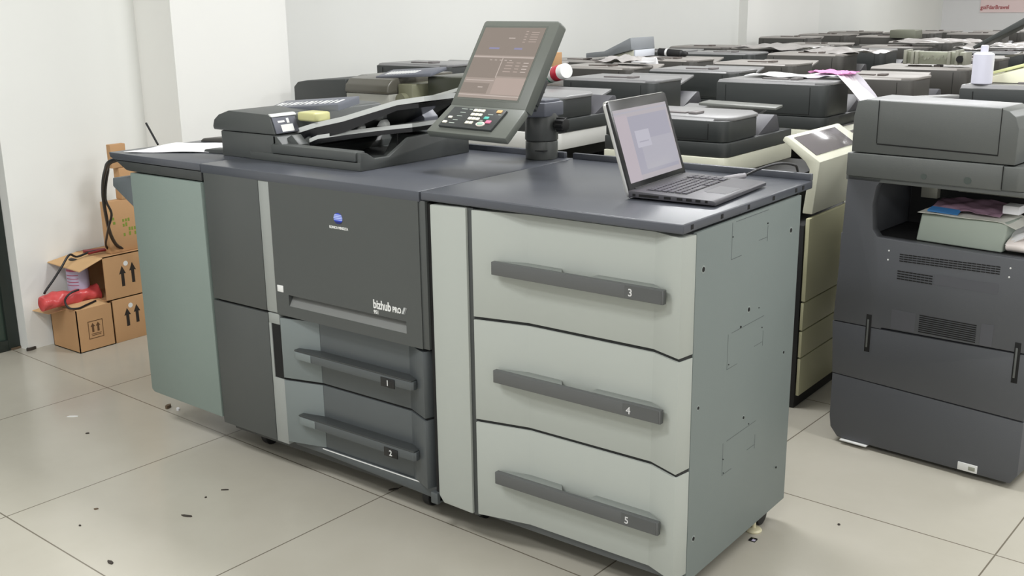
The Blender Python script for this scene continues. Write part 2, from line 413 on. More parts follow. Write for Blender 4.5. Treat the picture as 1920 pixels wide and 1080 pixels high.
# feed tray: tapering, rising to the right
TP = [(-.795, 1.092), (-.70, 1.120), (-.60, 1.142), (-.50, 1.172), (-.42, 1.197), (-.335, 1.210)]
TY = [(.255, .60), (.275, .60), (.30, .59), (.33, .58), (.365, .57), (.40, .56)]
b = MB()
def tray(b, tp, ty, t, m, lo=0, hi=1):
    n = len(tp); V = []
    for (x, z), (y0, y1) in zip(tp, ty):
        a, c = y0+(y1-y0)*lo, y0+(y1-y0)*hi
        V.append([b.bm.verts.new(q) for q in ((x, a, z), (x, c, z), (x, c, z-t(x)), (x, a, z-t(x)))])
    fs = [b.bm.faces.new(V[0]), b.bm.faces.new(V[-1][::-1])]
    for p, q in zip(V, V[1:]):
        for k in range(4): fs.append(b.bm.faces.new([p[k], p[(k+1) % 4], q[(k+1) % 4], q[k]]))
    for f in fs: f.material_index = b.mi(m)
tray(b, [(x, z-.0162) for x, z in TP[:-1]]+[(-.36, 1.187)], TY, lambda x: .014+.026*max(0, min(1, (-.40-x)/.25)), None)
ft = b.build('feed_tray', BLACKG, df)
b = MB(); tray(b, TP, TY, lambda x: .016, None); b.build('tray_edge', LTRIM, ft)
b = MB(); b.box(-.775, .262, 1.122, -.690, .335, 1.152, None, .008, 3); o = b.build('roller_cover', TAN, ft); o['label'] = 'tan translucent roller cover'
b = MB(); b.hexa([(-1.02, .345, 1.130), (-.665, .345, 1.152), (-.65, .43, 1.170), (-1.015, .43, 1.148), (-1.02, .345, 1.145), (-.665, .345, 1.174), (-.65, .43, 1.196), (-1.015, .43, 1.165)], None, .003)
sg = b.build('size_guide', POSTL, ft)
b = MB()
for k in range(13):
    t = .05+.90*k/13; w = .025 if k % 3 else .042
    def G(u, v, d):
        f0 = Vector((-1.02, .345, 1.145)).lerp(Vector((-.665, .345, 1.174)), u); f1 = Vector((-1.015, .43, 1.165)).lerp(Vector((-.65, .43, 1.196)), u)
        return f0.lerp(f1, v)+Vector((0, 0, d))
    b.hexa([G(t, .22, -.001), G(t+w, .22, -.001), G(t+w, .6, -.001), G(t, .6, -.001), G(t, .22, .0008), G(t+w, .22, .0008), G(t+w, .6, .0008), G(t, .6, .0008)], None, 0)
b.build('size_marks', WHITE, sg)
b = MB(); b.prism([(-.634, 1.07), (-.634, 1.135), (-.561, 1.160), (-.547, 1.157), (-.505, 1.118), (-.505, 1.07)], 'y', .585, .655, None, .003)
b.build('rear_housing', POSTL, df)
# output tray with two fins
OP = [(-.725, 1.066), (-.69, 1.080), (-.60, 1.095), (-.50, 1.109), (-.40, 1.121)]
OY = [(.262, .58), (.27, .58), (.31, .57), (.36, .56), (.41, .55)]
b = MB(); tray(b, [(x, z-.0127) for x, z in OP], OY, lambda x: .014, None); ot = b.build('output_tray', BLACKG, df)
b = MB(); tray(b, OP, OY, lambda x: .0125, None); b.build('tray_edge', LTRIM, ot)
b = MB()
for x, z, y in ((-.57, 1.100, .34), (-.50, 1.109, .38)):
    b.prism([(x-.030, z-.002), (x-.012, z+.018), (x+.002, z+.022), (x+.012, z+.012), (x+.014, z)], 'y', y, y+.02, None, .002)
b.build('paper_fin', LTRIM, ot)
b = MB(); b.tube([(-.72, .268, 1.052), (-.60, .33, 1.072), (-.47, .41, 1.092)], .005, None, 8, 3); b.build('tray_rail', mat('rail_grey', (120, 122, 124), .35, .4), ot)
b = MB(); b.prism([(.205, 1.055), (.23, 1.058), (.30, 1.085), (.34, 1.06), (.34, 1.03), (.205, 1.03)], 'x', -.735, -.722, None, .002); b.prism([(-.80, 1.055), (-.70, 1.055), (-.735, 1.085)], 'y', .20, .24, None, .002); b.build('tray_bracket', CHAR, df)
b = MB(); b.tube([(-.475, .42, 1.088), (-.474, .42, 1.05), (-.478, .42, 1.012)], .004, None, 8, 2); b.build('support_leg', BLACK, ot)

# ---- post and tilting operation panel
pc = Vector((-.095, .69, 1.0)); r0 = .052
b = MB(); b.cyl((pc.x, pc.y, 1.0), r0, .058, 'z', None, 40, bev=.003); b.cyl((pc.x, pc.y, 1.060), r0+.0015, .088, 'z', None, 40, bev=.003); b.cyl((pc.x, pc.y, 1.05), r0-.003, .02, 'z', BLACK, 30)
b.box(pc.x+.012, pc.y-r0-.0008, 1.029, pc.x+.045, pc.y-.03, 1.0315, BLACK, 0)
post = b.build('panel_post', POST, pr)
for f in (): pass
arm = MB()
arm.prism([(-.175, .600), (-.165, .585), (-.105, .600), (-.045, .640), (-.040, .735), (-.055, .745), (-.140, .745), (-.150, .69)], 'z', 1.138, 1.182, None, .004)
arm.prism([(-.150, .61), (-.11, .615), (-.055, .655), (-.05, .73), (-.13, .735)], 'z', 1.180, 1.190, None, .003)
arm.build('panel_arm', POSTL, post)
b = MB(); b.cyl((pc.x+.045, pc.y, 1.112), .012, .03, 'x', None, 16); b.cyl((pc.x+.062, pc.y, 1.112), .021, .034, 'x', None, 20, bev=.004)
for k in range(10):
    a = 2*math.pi*k/10; b.box(pc.x+.064, pc.y+.0205*math.cos(a)-.003, 1.112+.0205*math.sin(a)-.003, pc.x+.094, pc.y+.0205*math.cos(a)+.003, 1.112+.0205*math.sin(a)+.003, None, .001)
b.build('knob', BLACK, post)
b = MB(); b.cyl((-.190, .598, 1.158), .020, .05, 'x', None, 18, bev=.003); b.box(-.20, .585, 1.14, -.165, .615, 1.18, None, .004); b.build('hinge_knuckle', BLACK, post)
yaw, tilt, kt = -.082, .579, .607
C0 = Vector((-.083, .47, 1.313)); U = Vector((math.cos(yaw), math.sin(yaw), 0)); N0 = Vector((math.sin(yaw), -math.cos(yaw), 0))
Wv = math.cos(tilt)*Vector((0, 0, 1))-math.sin(tilt)*N0; NV = U.cross(Wv)
def frameM(o, u, v, n): return Matrix(((u.x, v.x, n.x, o.x), (u.y, v.y, n.y, o.y), (u.z, v.z, n.z, o.z), (0, 0, 0, 1)))
SM = frameM(C0, U, Wv, NV)
Fd = N0*math.cos(kt)-Vector((0, 0, 1))*math.sin(kt); KV = -Fd; KN = U.cross(KV); KM = frameM(C0+Wv*-.149, U, KV, KN)
X0, X1, Y0, Y1 = -.140, .166, -.149, .146
b = MB(SM); b.prism([(X0, Y0), (X1, Y0), (X1, Y1-.008), (X1-.008, Y1), (X0+.006, Y1), (X0, Y1-.006)], 'z', -.036, 0, None, .004)
b.box(-.128, -.127, -.002, .128, .127, .0006, None, 0)
pn = b.build('operation_panel', PANEL, post)
b = MB(KM); b.prism([(X0, .004), (X1, .004), (X1+.012, -.122), (X0-.006, -.122)], 'z', -.024, 0, None, .004)
b.xf = KM; kb = b.build('keypad_base', PANEL, pn)
b = MB(KM); b.box(-.105, -.102, -.001, .110, -.014, .008, None, .002); kp = b.build('keypad', CHARD, pn)
# screen contents are flat zones of one display
def DG(n, c, e=.38):
    m = mat(n, c, .12, 0, emit=.92)
    m.node_tree.nodes['Principled BSDF'].inputs['Base Color'].default_value = (.006, .006, .006, 1)
    return m
S0 = DG('screen_taupe', (172, 158, 149)); S1 = DG('screen_brown', (150, 138, 129)); S2 = DG('screen_line', (204, 191, 183)); S3 = DG('screen_blue', (150, 147, 178)); S4 = DG('screen_pale', (186, 169, 160))
b = MB(SM)
def sq(x0, y0, x1, y1, m, z, b): b.quad([(x0, y0, z), (x1, y0, z), (x1, y1, z), (x0, y1, z)], m)
sq(-.1225, -.1205, .1225, .1205, S0, .0012, b)
sq(-.1225, .025, .1225, .1205, S1, .0015, b)
sq(-.1225, .018, .1225, .021, S2, .0018, b)
sq(-.1225, -.052, .000, .016, S1, .0015, b); sq(.003, -.045, .1225, .016, S1, .0015, b); sq(.004, -.105, .1225, -.05, S4, .0015, b)
sq(-.115, -.062, .0, -.0595, S2, .0018, b); sq(-.1225, -.105, -.012, -.070, S1, .0016, b); sq(-.1225, -.112, .1225, -.109, S2, .0018, b)
sq(-.072, .046, -.03, .052, S3, .0019, b); sq(.03, .046, .062, .052, S3, .0019, b); sq(-.0005, -.05, .002, .016, S2, .0019, b)
for k in range(5): sq(-.05+.02*k, .008, -.04+.02*k, .010, S2, .0018, b)
for k in range(4):
    sq(.02+.001*k, -.03+.01*k, .05, -.027+.01*k, S4, .0018, b); sq(.062, -.03+.01*k, .078, -.027+.01*k, S4, .0018, b); sq(.09, -.03+.01*k, .11, -.027+.01*k, S2, .0018, b)
for k in range(5): sq(.052, .07+.009*k, .062, .073+.009*k, S4, .0018, b); sq(.075, .072+.008*k, .105, .0745+.008*k, S4, .0018, b)
sq(-.008, .083, .018, .086, S2, .0018, b); sq(-.055, -.085, -.035, -.082, S2, .0018, b)
o = b.build('screen', S0, pn)
def button(x, y, w, h, m, rnd=False, z=.008):
    b = MB(KM)
    if rnd:
        q = [(x+w/2*math.cos(2*math.pi*k/20), y+h/2*math.sin(2*math.pi*k/20)) for k in range(20)]
        b.prism(q, 'z', z-.001, z+.003, None, .0008)
    else: b.box(x-w/2, y-h/2, z-.001, x+w/2, y+h/2, z+.003, None, .0012)
    return b.build('button', m, kp)
KW = mat('button_ivory', (236, 234, 218), .45)
for r_ in range(4):
    for c_ in range(3 if r_ < 3 else 2):
        button(-.006+.0155*c_+.002*r_, -.026-.018*r_, .0135, .0105, KW)
button(-.083, -.063, .015, .008, KW); button(-.089, -.085, .017, .009, KW)
button(.060, -.055, .018, .010, mat('button_teal', (96, 190, 176), .4)); button(.079, -.071, .020, .012, mat('button_pink', (226, 128, 158), .4))
o = button(.056, -.083, .034, .019, mat('button_rim', (232, 222, 212), .4), True); button(.056, -.083, .024, .013, mat('button_green', (160, 192, 176), .4), True, .0095)
button(.089, -.024, .020, .011, mat('button_amber', (224, 184, 128), .4))
b = MB(KM)
for x, y, w in ((-.055, -.022, .024), (-.02-.008, -.022, .014), (-.05, -.038, .022), (-.052, -.054, .022), (-.056, -.072, .020), (-.06, -.086, .022), (.063, -.038, .02), (.098, -.036, .012), (.036+.01, -.066, .012)):
    b.box(x-w/2, y-.0012, .0078, x+w/2, y+.0012, .0084, None, 0)
b.build('key_legends', mat('legend_grey', (170, 180, 172), .5), kp)
b = MB(SM); b.box(.10, -.11, -.058, .158, -.02, -.034, None, .006); b.cyl((.135, -.118, -.052), .018, .03, 'y', None, 16); b.build('rear_hinge', CHARD, pn)

# ------------------------------------------------------------------ finishing unit left of the printer
fu = thing('paper_finisher', 'teal-fronted finishing unit with overhanging dark top, docked at the left end of the printer', 'paper finisher', (-1.17, .37, 0))
b = MB(); b.box(-1.345, .03, .135, -.958, .735, .94, None, .003); b.build('body', CHARD, fu)
b = MB(); b.prism([(-1.349, .937), (-.958, .938), (-.951, .128), (-1.340, .136), (-1.354, .146)], 'y', -.003, .032, None, .003); b.build('front_panel', TEAL, fu)
b = MB(); b.prism([(-1.468, 1.0), (-.956, 1.0), (-.956, .976), (-1.44, .976), (-1.463, .983)], 'y', -.001, .742, None, .003); b.build('top_cover', SLAB, fu)
b = MB(); b.prism([(-1.440, .974), (-.956, .974), (-.956, .942), (-1.360, .942), (-1.378, .944)], 'y', .002, .74, None, .003); b.build('head_rail', CHARD, fu)
tr = MB(); tr.prism([(-1.56, .893), (-1.345, .923), (-1.345, .755), (-1.358, .748), (-1.565, .862)], 'y', .06, .62, None, .004); tr.build('output_tray', mat('tray_slate', (104, 110, 114), .4, 0, .1), fu)
b = MB(); b = b

for x, y in ((-1.26, .62), (-1.03, .62), (-1.26, .42), (-1.03, .42)):
    b = MB(); b.cyl((x, y, 0), .024, .136, 'z', None, 16); b.build('foot', BLACK, fu)

# ------------------------------------------------------------------ large drawer cabinet (paper feed unit)
pf = thing('paper_feed_cabinet', 'light grey three-drawer paper feed cabinet with dark worktop, carrying the laptop', 'cabinet', (.4, .37, 0))
b = MB(); b.box(.032, .05, .072, .798, .655, .968, None, .002); b.build('body', mat('inner_grey', (92, 96, 97), .5), pf)
b = MB(); b.box(0, 0, .9765, .8, .742, 1.0, None, .004, 3); b.box(0.0, .727, .998, .8, .742, 1.019, None, .003)
b.prism([(.0, .974), (.02, .974), (.02, .9775), (.0, .9775)], 'y', .01, .74, None, 0)
wt = b.build('worktop', SLAB, pf)
b = MB()
for y in (.041, .19, .335, .483, .627, .674): b.box(.7985, y-.006, .983, .8008, y+.006, .994, None, 0)
b.build('screw_slots', GAP, wt)
b = MB(); b.prism([(.033, .968), (.158, .971), (.158, .094), (.050, .097), (.033, .118)], 'y', 0, .05, None, .003)
lpn = b.build('left_panel', LGREY, pf)
b = MB(); b.box(.156, .008, .09, .1775, .052, .972, None, .001); b.build('dark_strip', mat('strip_dark', (66, 69, 68), .5), pf)
zs = [(.6795, .968), (.3865, .6705), (.1, .3775)]
for k, (z0, z1) in enumerate(zs):
    b = MB()
    if k < 2: hollow(.178, .335, .709, .797, .034, z0, z1, .008, b)
    else:
        # bottom edge of the last drawer rises in the middle
        n = [(.178, 0), (.335, .034), (.709, .034), (.797, 0), (.805, .055), (.178, .055)]
        b.prism(n, 'z', z0, z1, None, .0012)
    dw = b.build('drawer', LGREY, pf)
    hz = (.824, .527, .233)[k]
    b = MB(); b.box(.247, -.008, hz-.018, .757, .007, hz+.017, None, .0015)
    hd = b.build('handle', HAND, dw)
    b = MB()
    b.prism([(.250, .0065), (.336, .036), (.44, .036), (.462, .0065)], 'z', hz-.016, hz+.0168, None, .0012)
    b.prism([(.44, .0065), (.43, .036), (.56, .036), (.55, .0065)], 'z', hz-.016, hz+.004, None, .0012)
    b.prism([(.545, .0065), (.55, .036), (.706, .036), (.752, .0065)], 'z', hz-.016, hz+.0168, None, .0012)
    o = b.build('handle_ledge', mat('ledge_grey', (132, 137, 133), .45), hd); o['label'] = 'mid grey ledge behind the dark handle'
    b = MB(); b.box(.652, -.0088, hz-.0165, .752, -.0075, hz+.0155, None, 0); b.build('handle_end', mat('handle_end_grey', (82, 84, 84), .35), hd)
    text('numeral', str(k+3), .026, frontM(.668, -.0090, hz-.0095), mat('numeral_grey', (205, 205, 205), .5), hd, .0003)
    b = MB()
b = MB(); b.prism([(.177, .006), (.335, .040), (.709, .040), (.795, .008), (.803, .0545), (.177, .0545)], 'z', .105, .964, None, 0); b.build('drawer_gaps', mat('gap_dark', (34, 36, 36), .7), pf)
b = MB()
b.prism([(.0565, .072), (.649, .072), (.652, .972), (.0555, .972)], 'x', .796, .806, None, .0012)
sp = b.build('side_panel', SIDEG, pf)
b = MB()
def plate(b, y0, z0, y1, z1):
    t = .0013; x = .8064
    # a knock-out: thin dark score lines round a plate
    b.box(x-.001, y0, z0, x, y0+t, z1, None, 0); b.box(x-.001, y0, z0, x, y1*.28+y0*.72, z0+t, None, 0)
    b.box(x-.001, y1-t, z0+(z1-z0)*.1, x, y1, z0+(z1-z0)*.55, None, 0); b.box(x-.001, y0+(y1-y0)*.75, z0+.02, x, y1, z0+.02+t, None, 0)
    b.box(x-.001, y0+.02, z1-t, x, y1, z1, None, 0)
for q in ((.236, .873, .443, .966), (.236, .588, .445, .681), (.232, .30, .425, .390)):
    b = MB(); plate(b, *q); b.build('knockout_score', mat('score_grey', (84, 90, 92), .6), sp)
for y, z, r_ in ((.091, .879, .0075), (.349, .72, .007), (.591, .885, .0075), (.586, .54, .005), (.346, .424, .005), (.088, .533, .005), (.578, .196, .004), (.086, .184, .0065), (.306, .684, .004), (.44, .93, .0025), (.24, .93, .002), (.235, .345, .002), (.245, .60, .002), (.435, .65, .002), (.41, .71, .002), (.38, .395, .002), (.24, .305, .002)):
    b = MB(); b.cyl((.8062-.001, y, z), r_*1.35, .0012, 'x', mat('dimple_grey', (140, 148, 146), .5), 14) if r_ > .0045 else None
    b.cyl((.806-.004, y, z), r_*.8, .0056, 'x', GAP, 12); b.build('screw_hole', GAP, sp)
b = MB()
for x, y in ((.755, .59),):
    b.cyl((x-.012, y, .033), .033, .026, 'x', None, 24, bev=.004); b.box(x-.02, y-.03, .045, x+.02, y+.02, .075, None, .002)
b.build('caster', BLACK, pf)
for x, y in ((.745, .15), (.08, .15), (.08, .59)):
    b = MB(); b.cyl((x-.012, y, .033), .033, .026, 'x', None, 20, bev=.004); b.box(x-.02, y-.03, .045, x+.02, y+.02, .075, None, .002); b.build('caster', BLACK, pf)
b = MB(); b.lathe([(.022, 0), (.024, .004), (.020, .009), (.006, .012), (.006, .074)], (.765, .54, .0), (0, 0, 1), None, 20); o = b.build('leveling_foot', mat('foot_ivory', (214, 208, 176), .4), pf); o['label'] = 'pale levelling foot'

# ------------------------------------------------------------------ laptop
lt = thing('laptop', 'open black laptop with pale lit screen on the dark cabinet worktop', 'laptop', (.527, .208, 1.0), R(4), local=True)
LW, LDp = .342, .238
b = MB(); b.prism([(0, .006), (LDp, .004), (LDp, .013), (LDp-.01, .016), (0, .023)], 'y', 0, LW, None, .002)
base = b.build('base', DECK, lt)
b = MB()
for x in (.03, LDp-.03):
    for y in (.03, LW-.03): b.cyl((x, y, 0), .008, .007, 'z', None, 12)
b.build('rubber_foot', BLACK, base)
def deckz(x): return .023+(.016-.023)*x/(LDp-.01)
b = MB(); b.hexa([(.035, .03, deckz(.035)-.001), (.145, .03, deckz(.145)-.001), (.145, LW-.022, deckz(.145)-.001), (.035, LW-.022, deckz(.035)-.001)]+[(.035, .03, deckz(.035)+.0003), (.145, .03, deckz(.145)+.0003), (.145, LW-.022, deckz(.145)+.0003), (.035, LW-.022, deckz(.035)+.0003)], None, 0)
kb_ = b.build('keyboard', BLACKG, base)
KT = mat('keycap', (74, 72, 80), .3)
b = MB()
for r_ in range(6):
    for c_ in range(18):
        if c_ == 14: continue
        if r_ == 5 and c_ in (5, 6, 7, 8): continue
        x = .039+.0176*r_; y = .034+.0155*c_+.002*r_
        if y > LW-.035: continue
        b.box(x, y, deckz(x)-.002, x+.0148, y+.0128, deckz(x)+.0022, None, .0008, 1)
    if r_ == 5: b.box(.039+.0176*5, .034+.0155*5, deckz(.13)-.002, .039+.0176*5+.0148, .034+.0155*9-.003, deckz(.13)+.0022, None, .0008, 1)
o = b.build('keys', KT, kb_); o['kind'] = 'stuff'
b = MB(); b.hexa([(.165, .10, deckz(.165)-.001), (.222, .10, deckz(.222)-.001), (.222, .20, deckz(.222)-.001), (.165, .20, deckz(.165)-.001), (.165, .10, deckz(.165)+.0004), (.222, .10, deckz(.222)+.0004), (.222, .20, deckz(.222)+.0004), (.165, .20, deckz(.165)+.0004)], None, 0)
b.build('touchpad', mat('touchpad_grey', (88, 87, 92), .3), base)
b = MB()
for x0, x1 in ((.012, .02), (.03, .085), (.10, .118), (.135, .150), (.16, .175), (.185, .198), (.21, .217)):
    b.box(x0, -.0006, .009, x1, .002, .0155, None, 0)
b.build('side_ports', GAP, base)
SA = .307
LM = Matrix.Translation((.004, 0, .016)) @ Matrix.Rotation(-SA, 4, 'Y')
# lid local: x = thickness (face towards +x), y = along hinge, z = up the lid
LH = .240
b = MB(LM)
def rr_(y0, z0, y1, z1, r, n=5):
    pts = []
    for cy, cz, a0 in ((y1-r, z1-r, 0), (y0+r, z1-r, 90), (y0+r, z0+r, 180), (y1-r, z0+r, 270)):
        for k in range(n+1):
            a = R(a0+90*k/n); pts.append((cy+r*math.cos(a), cz+r*math.sin(a)))
    return pts
b.prism(rr_(0, -.012, LW, LH, .014), 'x', -.012, -.003, None, .001); lidp = b.build('lid', ALU, lt); lidp['label'] = 'bright aluminium screen lid'
b = MB(LM); b.prism(rr_(.002, -.004, LW-.002, LH-.002, .012), 'x', -.0035, .0012, None, .0008); bz = b.build('bezel', BLACKG, lidp)
L0 = DG('lcd_grey', (182, 176, 182)); L1 = DG('lcd_lilac', (188, 178, 186)); L2 = DG('lcd_blue', (168, 166, 180)); L3 = DG('lcd_pale', (177, 175, 186)); L4 = DG('lcd_dialog', (190, 188, 200))
b = MB(LM)
def ls(y0, z0, y1, z1, m, k): b.quad([(.0014+.0002*k, y0, z0), (.0014+.0002*k, y1, z0), (.0014+.0002*k, y1, z1), (.0014+.0002*k, y0, z1)], m)
ls(.017, .022, LW-.017, LH-.028, L0, 0); ls(.017, .022, .085, LH-.045, L1, 1); ls(.085, .035, LW-.028, LH-.050, L2, 1); ls(.125, .045, LW-.022, .125, L3, 2); ls(.105, .105, .185, .150, L4, 3); ls(.118, .118, .172, .121, L2, 4); ls(.017, LH-.040, LW-.017, LH-.036, L3, 2)
b.build('display', L0, bz)
b = MB(); b.cyl((.002, .03, .018), .007, LW-.06, 'y', None, 14); b.build('hinge', BLACK, base)
# charger lead at the far side of the laptop
b = MB(); b.tube([(.655, .600, 1.016), (.685, .640, 1.035), (.715, .69, 1.046), (.74, .735, 1.040), (.745, .760, 1.022), (.745, .775, .95), (.74, .79, .6)], .0035, None, 8, 6)
ca = b.build('charger_cable', CABLE, None)
b = MB(); b.tube([(.600, .545, 1.010), (.625, .567, 1.012), (.660, .606, 1.019)], lambda t: .004+.005*min(1, t*2)*(1 if t < .9 else .7), None, 10, 5)
tag(ca, 'charger cable with pale plug arching over the worktop rim behind the laptop', 'cable')
o = b.build('plug', CABLEG, None); o.parent = ca; o.data.transform(Matrix.Translation(-ca.location)); o['label'] = 'pale grey plug'

# ------------------------------------------------------------------ papers and odds on the left end
def flat_sheet(name, corners, z, m, wob=.004, seed=1, thick=.0012, nu=10, nv=8):
    rnd = random.Random(seed); ph = [rnd.uniform(0, 6) for _ in range(4)]
    c = [Vector(q) for q in corners]
    def fn(u, v):
        p = (c[0]*(1-u)+c[1]*u)*(1-v)+(c[3]*(1-u)+c[2]*u)*v
        return (p.x, p.y, p.z+z+thick+wob*(.5+.5*math.sin(5*u+ph[0])*math.sin(4*v+ph[1]))+wob*.5*(1+math.sin(9*u+7*v+ph[2])))
    b = MB(); b.grid(fn, nu, nv, None, thick)
    return b.build(name, m)
tag(flat_sheet('paper_sheet', [(-1.40, .015, 0), (-1.10, .20, 0), (-1.20, .42, 0), (-1.452, .27, 0)], 1.0, PAPER, .003, 3), 'white paper sheet lying on the left end of the printer top', 'paper')
b = MB(); b.hexa([(-1.44, .36, 1.0), (-1.12, .45, 1.0), (-1.15, .60, 1.0), (-1.42, .58, 1.0), (-1.43, .37, 1.012), (-1.13, .45, 1.030), (-1.16, .59, 1.030), (-1.41, .57, 1.010)], None, .004)
tag(b.build('plastic_tray', ADFG, None), 'flat dark grey plastic tray behind the white sheet', 'tray')
b = MB(); b.hexa([(-1.165, .17, 1.0), (-1.06, .19, 1.0), (-1.06, .25, 1.0), (-1.16, .24, 1.0), (-1.16, .175, 1.012), (-1.06, .195, 1.016), (-1.06, .245, 1.016), (-1.155, .235, 1.012)], None, .003)
tag(b.build('plastic_wedge', CHARD, None), 'small dark plastic wedge tucked against the feeder side', 'plastic piece')
b = MB(); b.tube([at(274, 231, y=.30), at(296, 270, y=.285)+Vector((0, 0, -.002))], .0042, None, 8, 1)
st = b.build('thin_rod', BLACK, None); tag(st, 'thin black rod sticking up slantwise above the white sheet', 'rod')

# ------------------------------------------------------------------ cardboard boxes by the left wall
def carton(name, label, x0, y0, z0, x1, y1, z1, group='cardboard boxes by the left wall', open_=None, rz=0):
    t = thing(name, label, 'box', ((x0+x1)/2, (y0+y1)/2, z0), rz, group)
    b = MB()
    if open_ is None: b.box(x0, y0, z0, x1, y1, z1, None, .002)
    else:
        w = .004
        b.box(x0, y0, z0, x1, y1, z0+w, None, 0)
        b.box(x1-w, y0, z0, x1, y1, z1, None, 0); b.box(x0, y0, z0, x0+w, y1, z1, None, 0); b.box(x0, y1-w, z0, x1, y1, z1, None, 0)
        if open_ == 'top': b.box(x0, y0, z0, x1, y0+w, z1, None, 0)
        else: b.box(x0, y0, z1-w, x1, y1, z1, None, 0)
    b.build('carton', CARD, t); return t
def arrow(b, y, z, w, h, x):
    b.prism([(y-w*.28, z), (y+w*.28, z), (y+w*.28, z+h*.62), (y+w*.62, z+h*.60), (y, z+h), (y-w*.62, z+h*.60), (y-w*.28, z+h*.62)], 'x', x-.001, x+.0006, None, 0)
XB = -2.36
c1 = carton('cardboard_box', 'low cardboard box with open flap and framed arrow print, front left under the red bag', -2.575, .305, 0, XB, .482, .196, open_='top')
b = MB()
for q in (((.362, .055), (.362, .132)),): pass
fr = [(.355, .053, .358, .135), (.425, .053, .428, .135), (.355, .053, .428, .056), (.355, .132, .428, .135)]
for y0, z0, y1, z1 in fr: b.box(XB-.001, y0, z0, XB+.0006, y1, z1, None, 0)
arrow(b, .378, .083, .018, .042, XB); arrow(b, .404, .083, .018, .042, XB); b.box(XB-.001, .368, .073, XB+.0006, .417, .076, None, 0); b.box(XB-.001, .37, .066, XB+.0006, .415, .069, None, 0)
b.build('printed_arrows', mat('brown_ink', (92, 64, 38), .8), c1)
b = MB(); b.hexa([(-2.575, .305, .192), (-2.44, .305, .192), (-2.44, .308, .192), (-2.575, .308, .192), (-2.60, .235, .176), (-2.46, .235, .182), (-2.46, .238, .184), (-2.60, .238, .178)], None, 0)
b.hexa([(-2.40, .31, .194), (XB, .31, .194), (XB, .47, .194), (-2.40, .47, .194), (-2.43, .31, .212), (-2.427, .31, .214), (-2.427, .46, .214), (-2.43, .46, .212)], None, 0)
b.build('flap', CARDIN, c1)
c2 = carton('cardboard_box', 'low cardboard box with bold arrows, on the floor beside the framed-arrow box', -2.575, .487, 0, XB, .70, .203)
b = MB(); arrow(b, .556, .068, .028, .085, XB); arrow(b, .606, .075, .028, .085, XB); b.build('printed_arrows', INK, c2)
b = MB(); b.cyl((XB-.001, .576, .162), .0115, .0016, 'x', None, 16); b.build('round_sticker', WHITE, c2)
c3 = carton('cardboard_box', 'cardboard box with bold arrows and open end, stacked on the two low boxes', -2.575, .462, .204, XB, .70, .408, open_='side')
b = MB(); arrow(b, .553, .258, .028, .095, XB); arrow(b, .606, .266, .028, .095, XB); b.build('printed_arrows', INK, c3)
b = MB(); b.cyl((XB-.001, .574, .361), .0115, .0016, 'x', None, 16); b.build('round_sticker', WHITE, c3)
b = MB(); b.hexa([(-2.575, .462, .404), (XB, .462, .404), (XB, .465, .408), (-2.575, .465, .408), (-2.60, .335, .378), (XB-.01, .350, .362), (XB-.01, .350, .366), (-2.60, .335, .382)], None, 0); b.build('flap', CARDIN, c3)
b = MB(); b.lathe([(.045, 0), (.048, .004), (.048, .125), (.040, .135), (.028, .138), (.028, .150), (.0, .150)][:-1], (-2.50, .415, .240), (0, 0, 1), None, 24)
tb = b.build('toner_bottle', LILAC, None)
b = MB(); b.lathe([(.030, .0), (.030, .022), (.026, .024)], (-2.50, .415, .385-.012), (0, 0, 1), None, 20); tcap = b.build('cap', BLACK, None)
b = MB()
for z, h in ((.345, .010), (.325, .004), (.31, .003), (.295, .003), (.28, .003)):
    n = 8
    for k in range(n):
        a0 = R(-100+k*9); a1 = R(-100+(k+1)*9)
        b.hexa([(-2.50+.0478*math.cos(a), .415+.0478*math.sin(a), zz) for zz in (z,) for a in (a0, a1)]+[(-2.50+.0490*math.cos(a), .415+.0490*math.sin(a), z) for a in (a1, a0)]+[(-2.50+.0478*math.cos(a), .415+.0478*math.sin(a), z+h) for a in (a0, a1)]+[(-2.50+.0490*math.cos(a), .415+.0490*math.sin(a), z+h) for a in (a1, a0)], None, 0)
tlab = b.build('printed_label', mat('label_rose', (176, 84, 110), .5), None)
tag(tb, 'pale lilac bottle with black cap under the open flap of the stacked box', 'bottle')
for o in (tcap, tlab): o.parent = tb; o.data.transform(Matrix.Translation(-tb.location))
# red plastic-wrapped roll on the low box
def roll_fn(u, v):
    a = 2*math.pi*u; y = .20+.285*v
    rr = .035+.004*math.sin(3*a+9*v)+.003*math.sin(17*v+2*a)+.002*math.sin(31*v-3*a)
    if v < .02 or v > .98: rr *= .55
    return (-2.455+rr*math.cos(a), y,   .236+rr*.95*math.sin(a)+.004*math.sin(6*v))
b = MB(); b.grid(roll_fn, 20, 34, None); bmesh.ops.remove_doubles(b.bm, verts=b.bm.verts, dist=.0005)
bmesh.ops.holes_fill(b.bm, edges=[e for e in b.bm.edges if e.is_boundary], sides=60)
tag(b.build('red_bag_roll', RED, None, 60), 'crumpled red plastic bag rolled up on the low open box', 'plastic bag')
c4 = carton('cardboard_box', 'tall narrow cardboard box with green print, standing on the bold-arrow box', XB-.075, .525, .409, XB-.03, .72, .645)
b = MB()
rnd = random.Random(4)
for r_ in range(4):
    for k in range(7):
        y = .60+.014*k; z = .545-.022*r_
        if rnd.random() < .8: b.box(XB-.031, y, z, XB-.0294, y+.009, z+.012+.006*rnd.random(), None, 0)
for k in range(4): b.box(XB-.031, .54+.004*k, .60-.02*k, XB-.0294, .552+.004*k, .612-.02*k, None, 0)
b.build('green_print', GREENI, c4)
c5 = carton('cardboard_box', 'narrow tan cardboard box hidden between the green-print box and the topmost block', XB-.075, .610, .646, XB-.03, .72, .79)
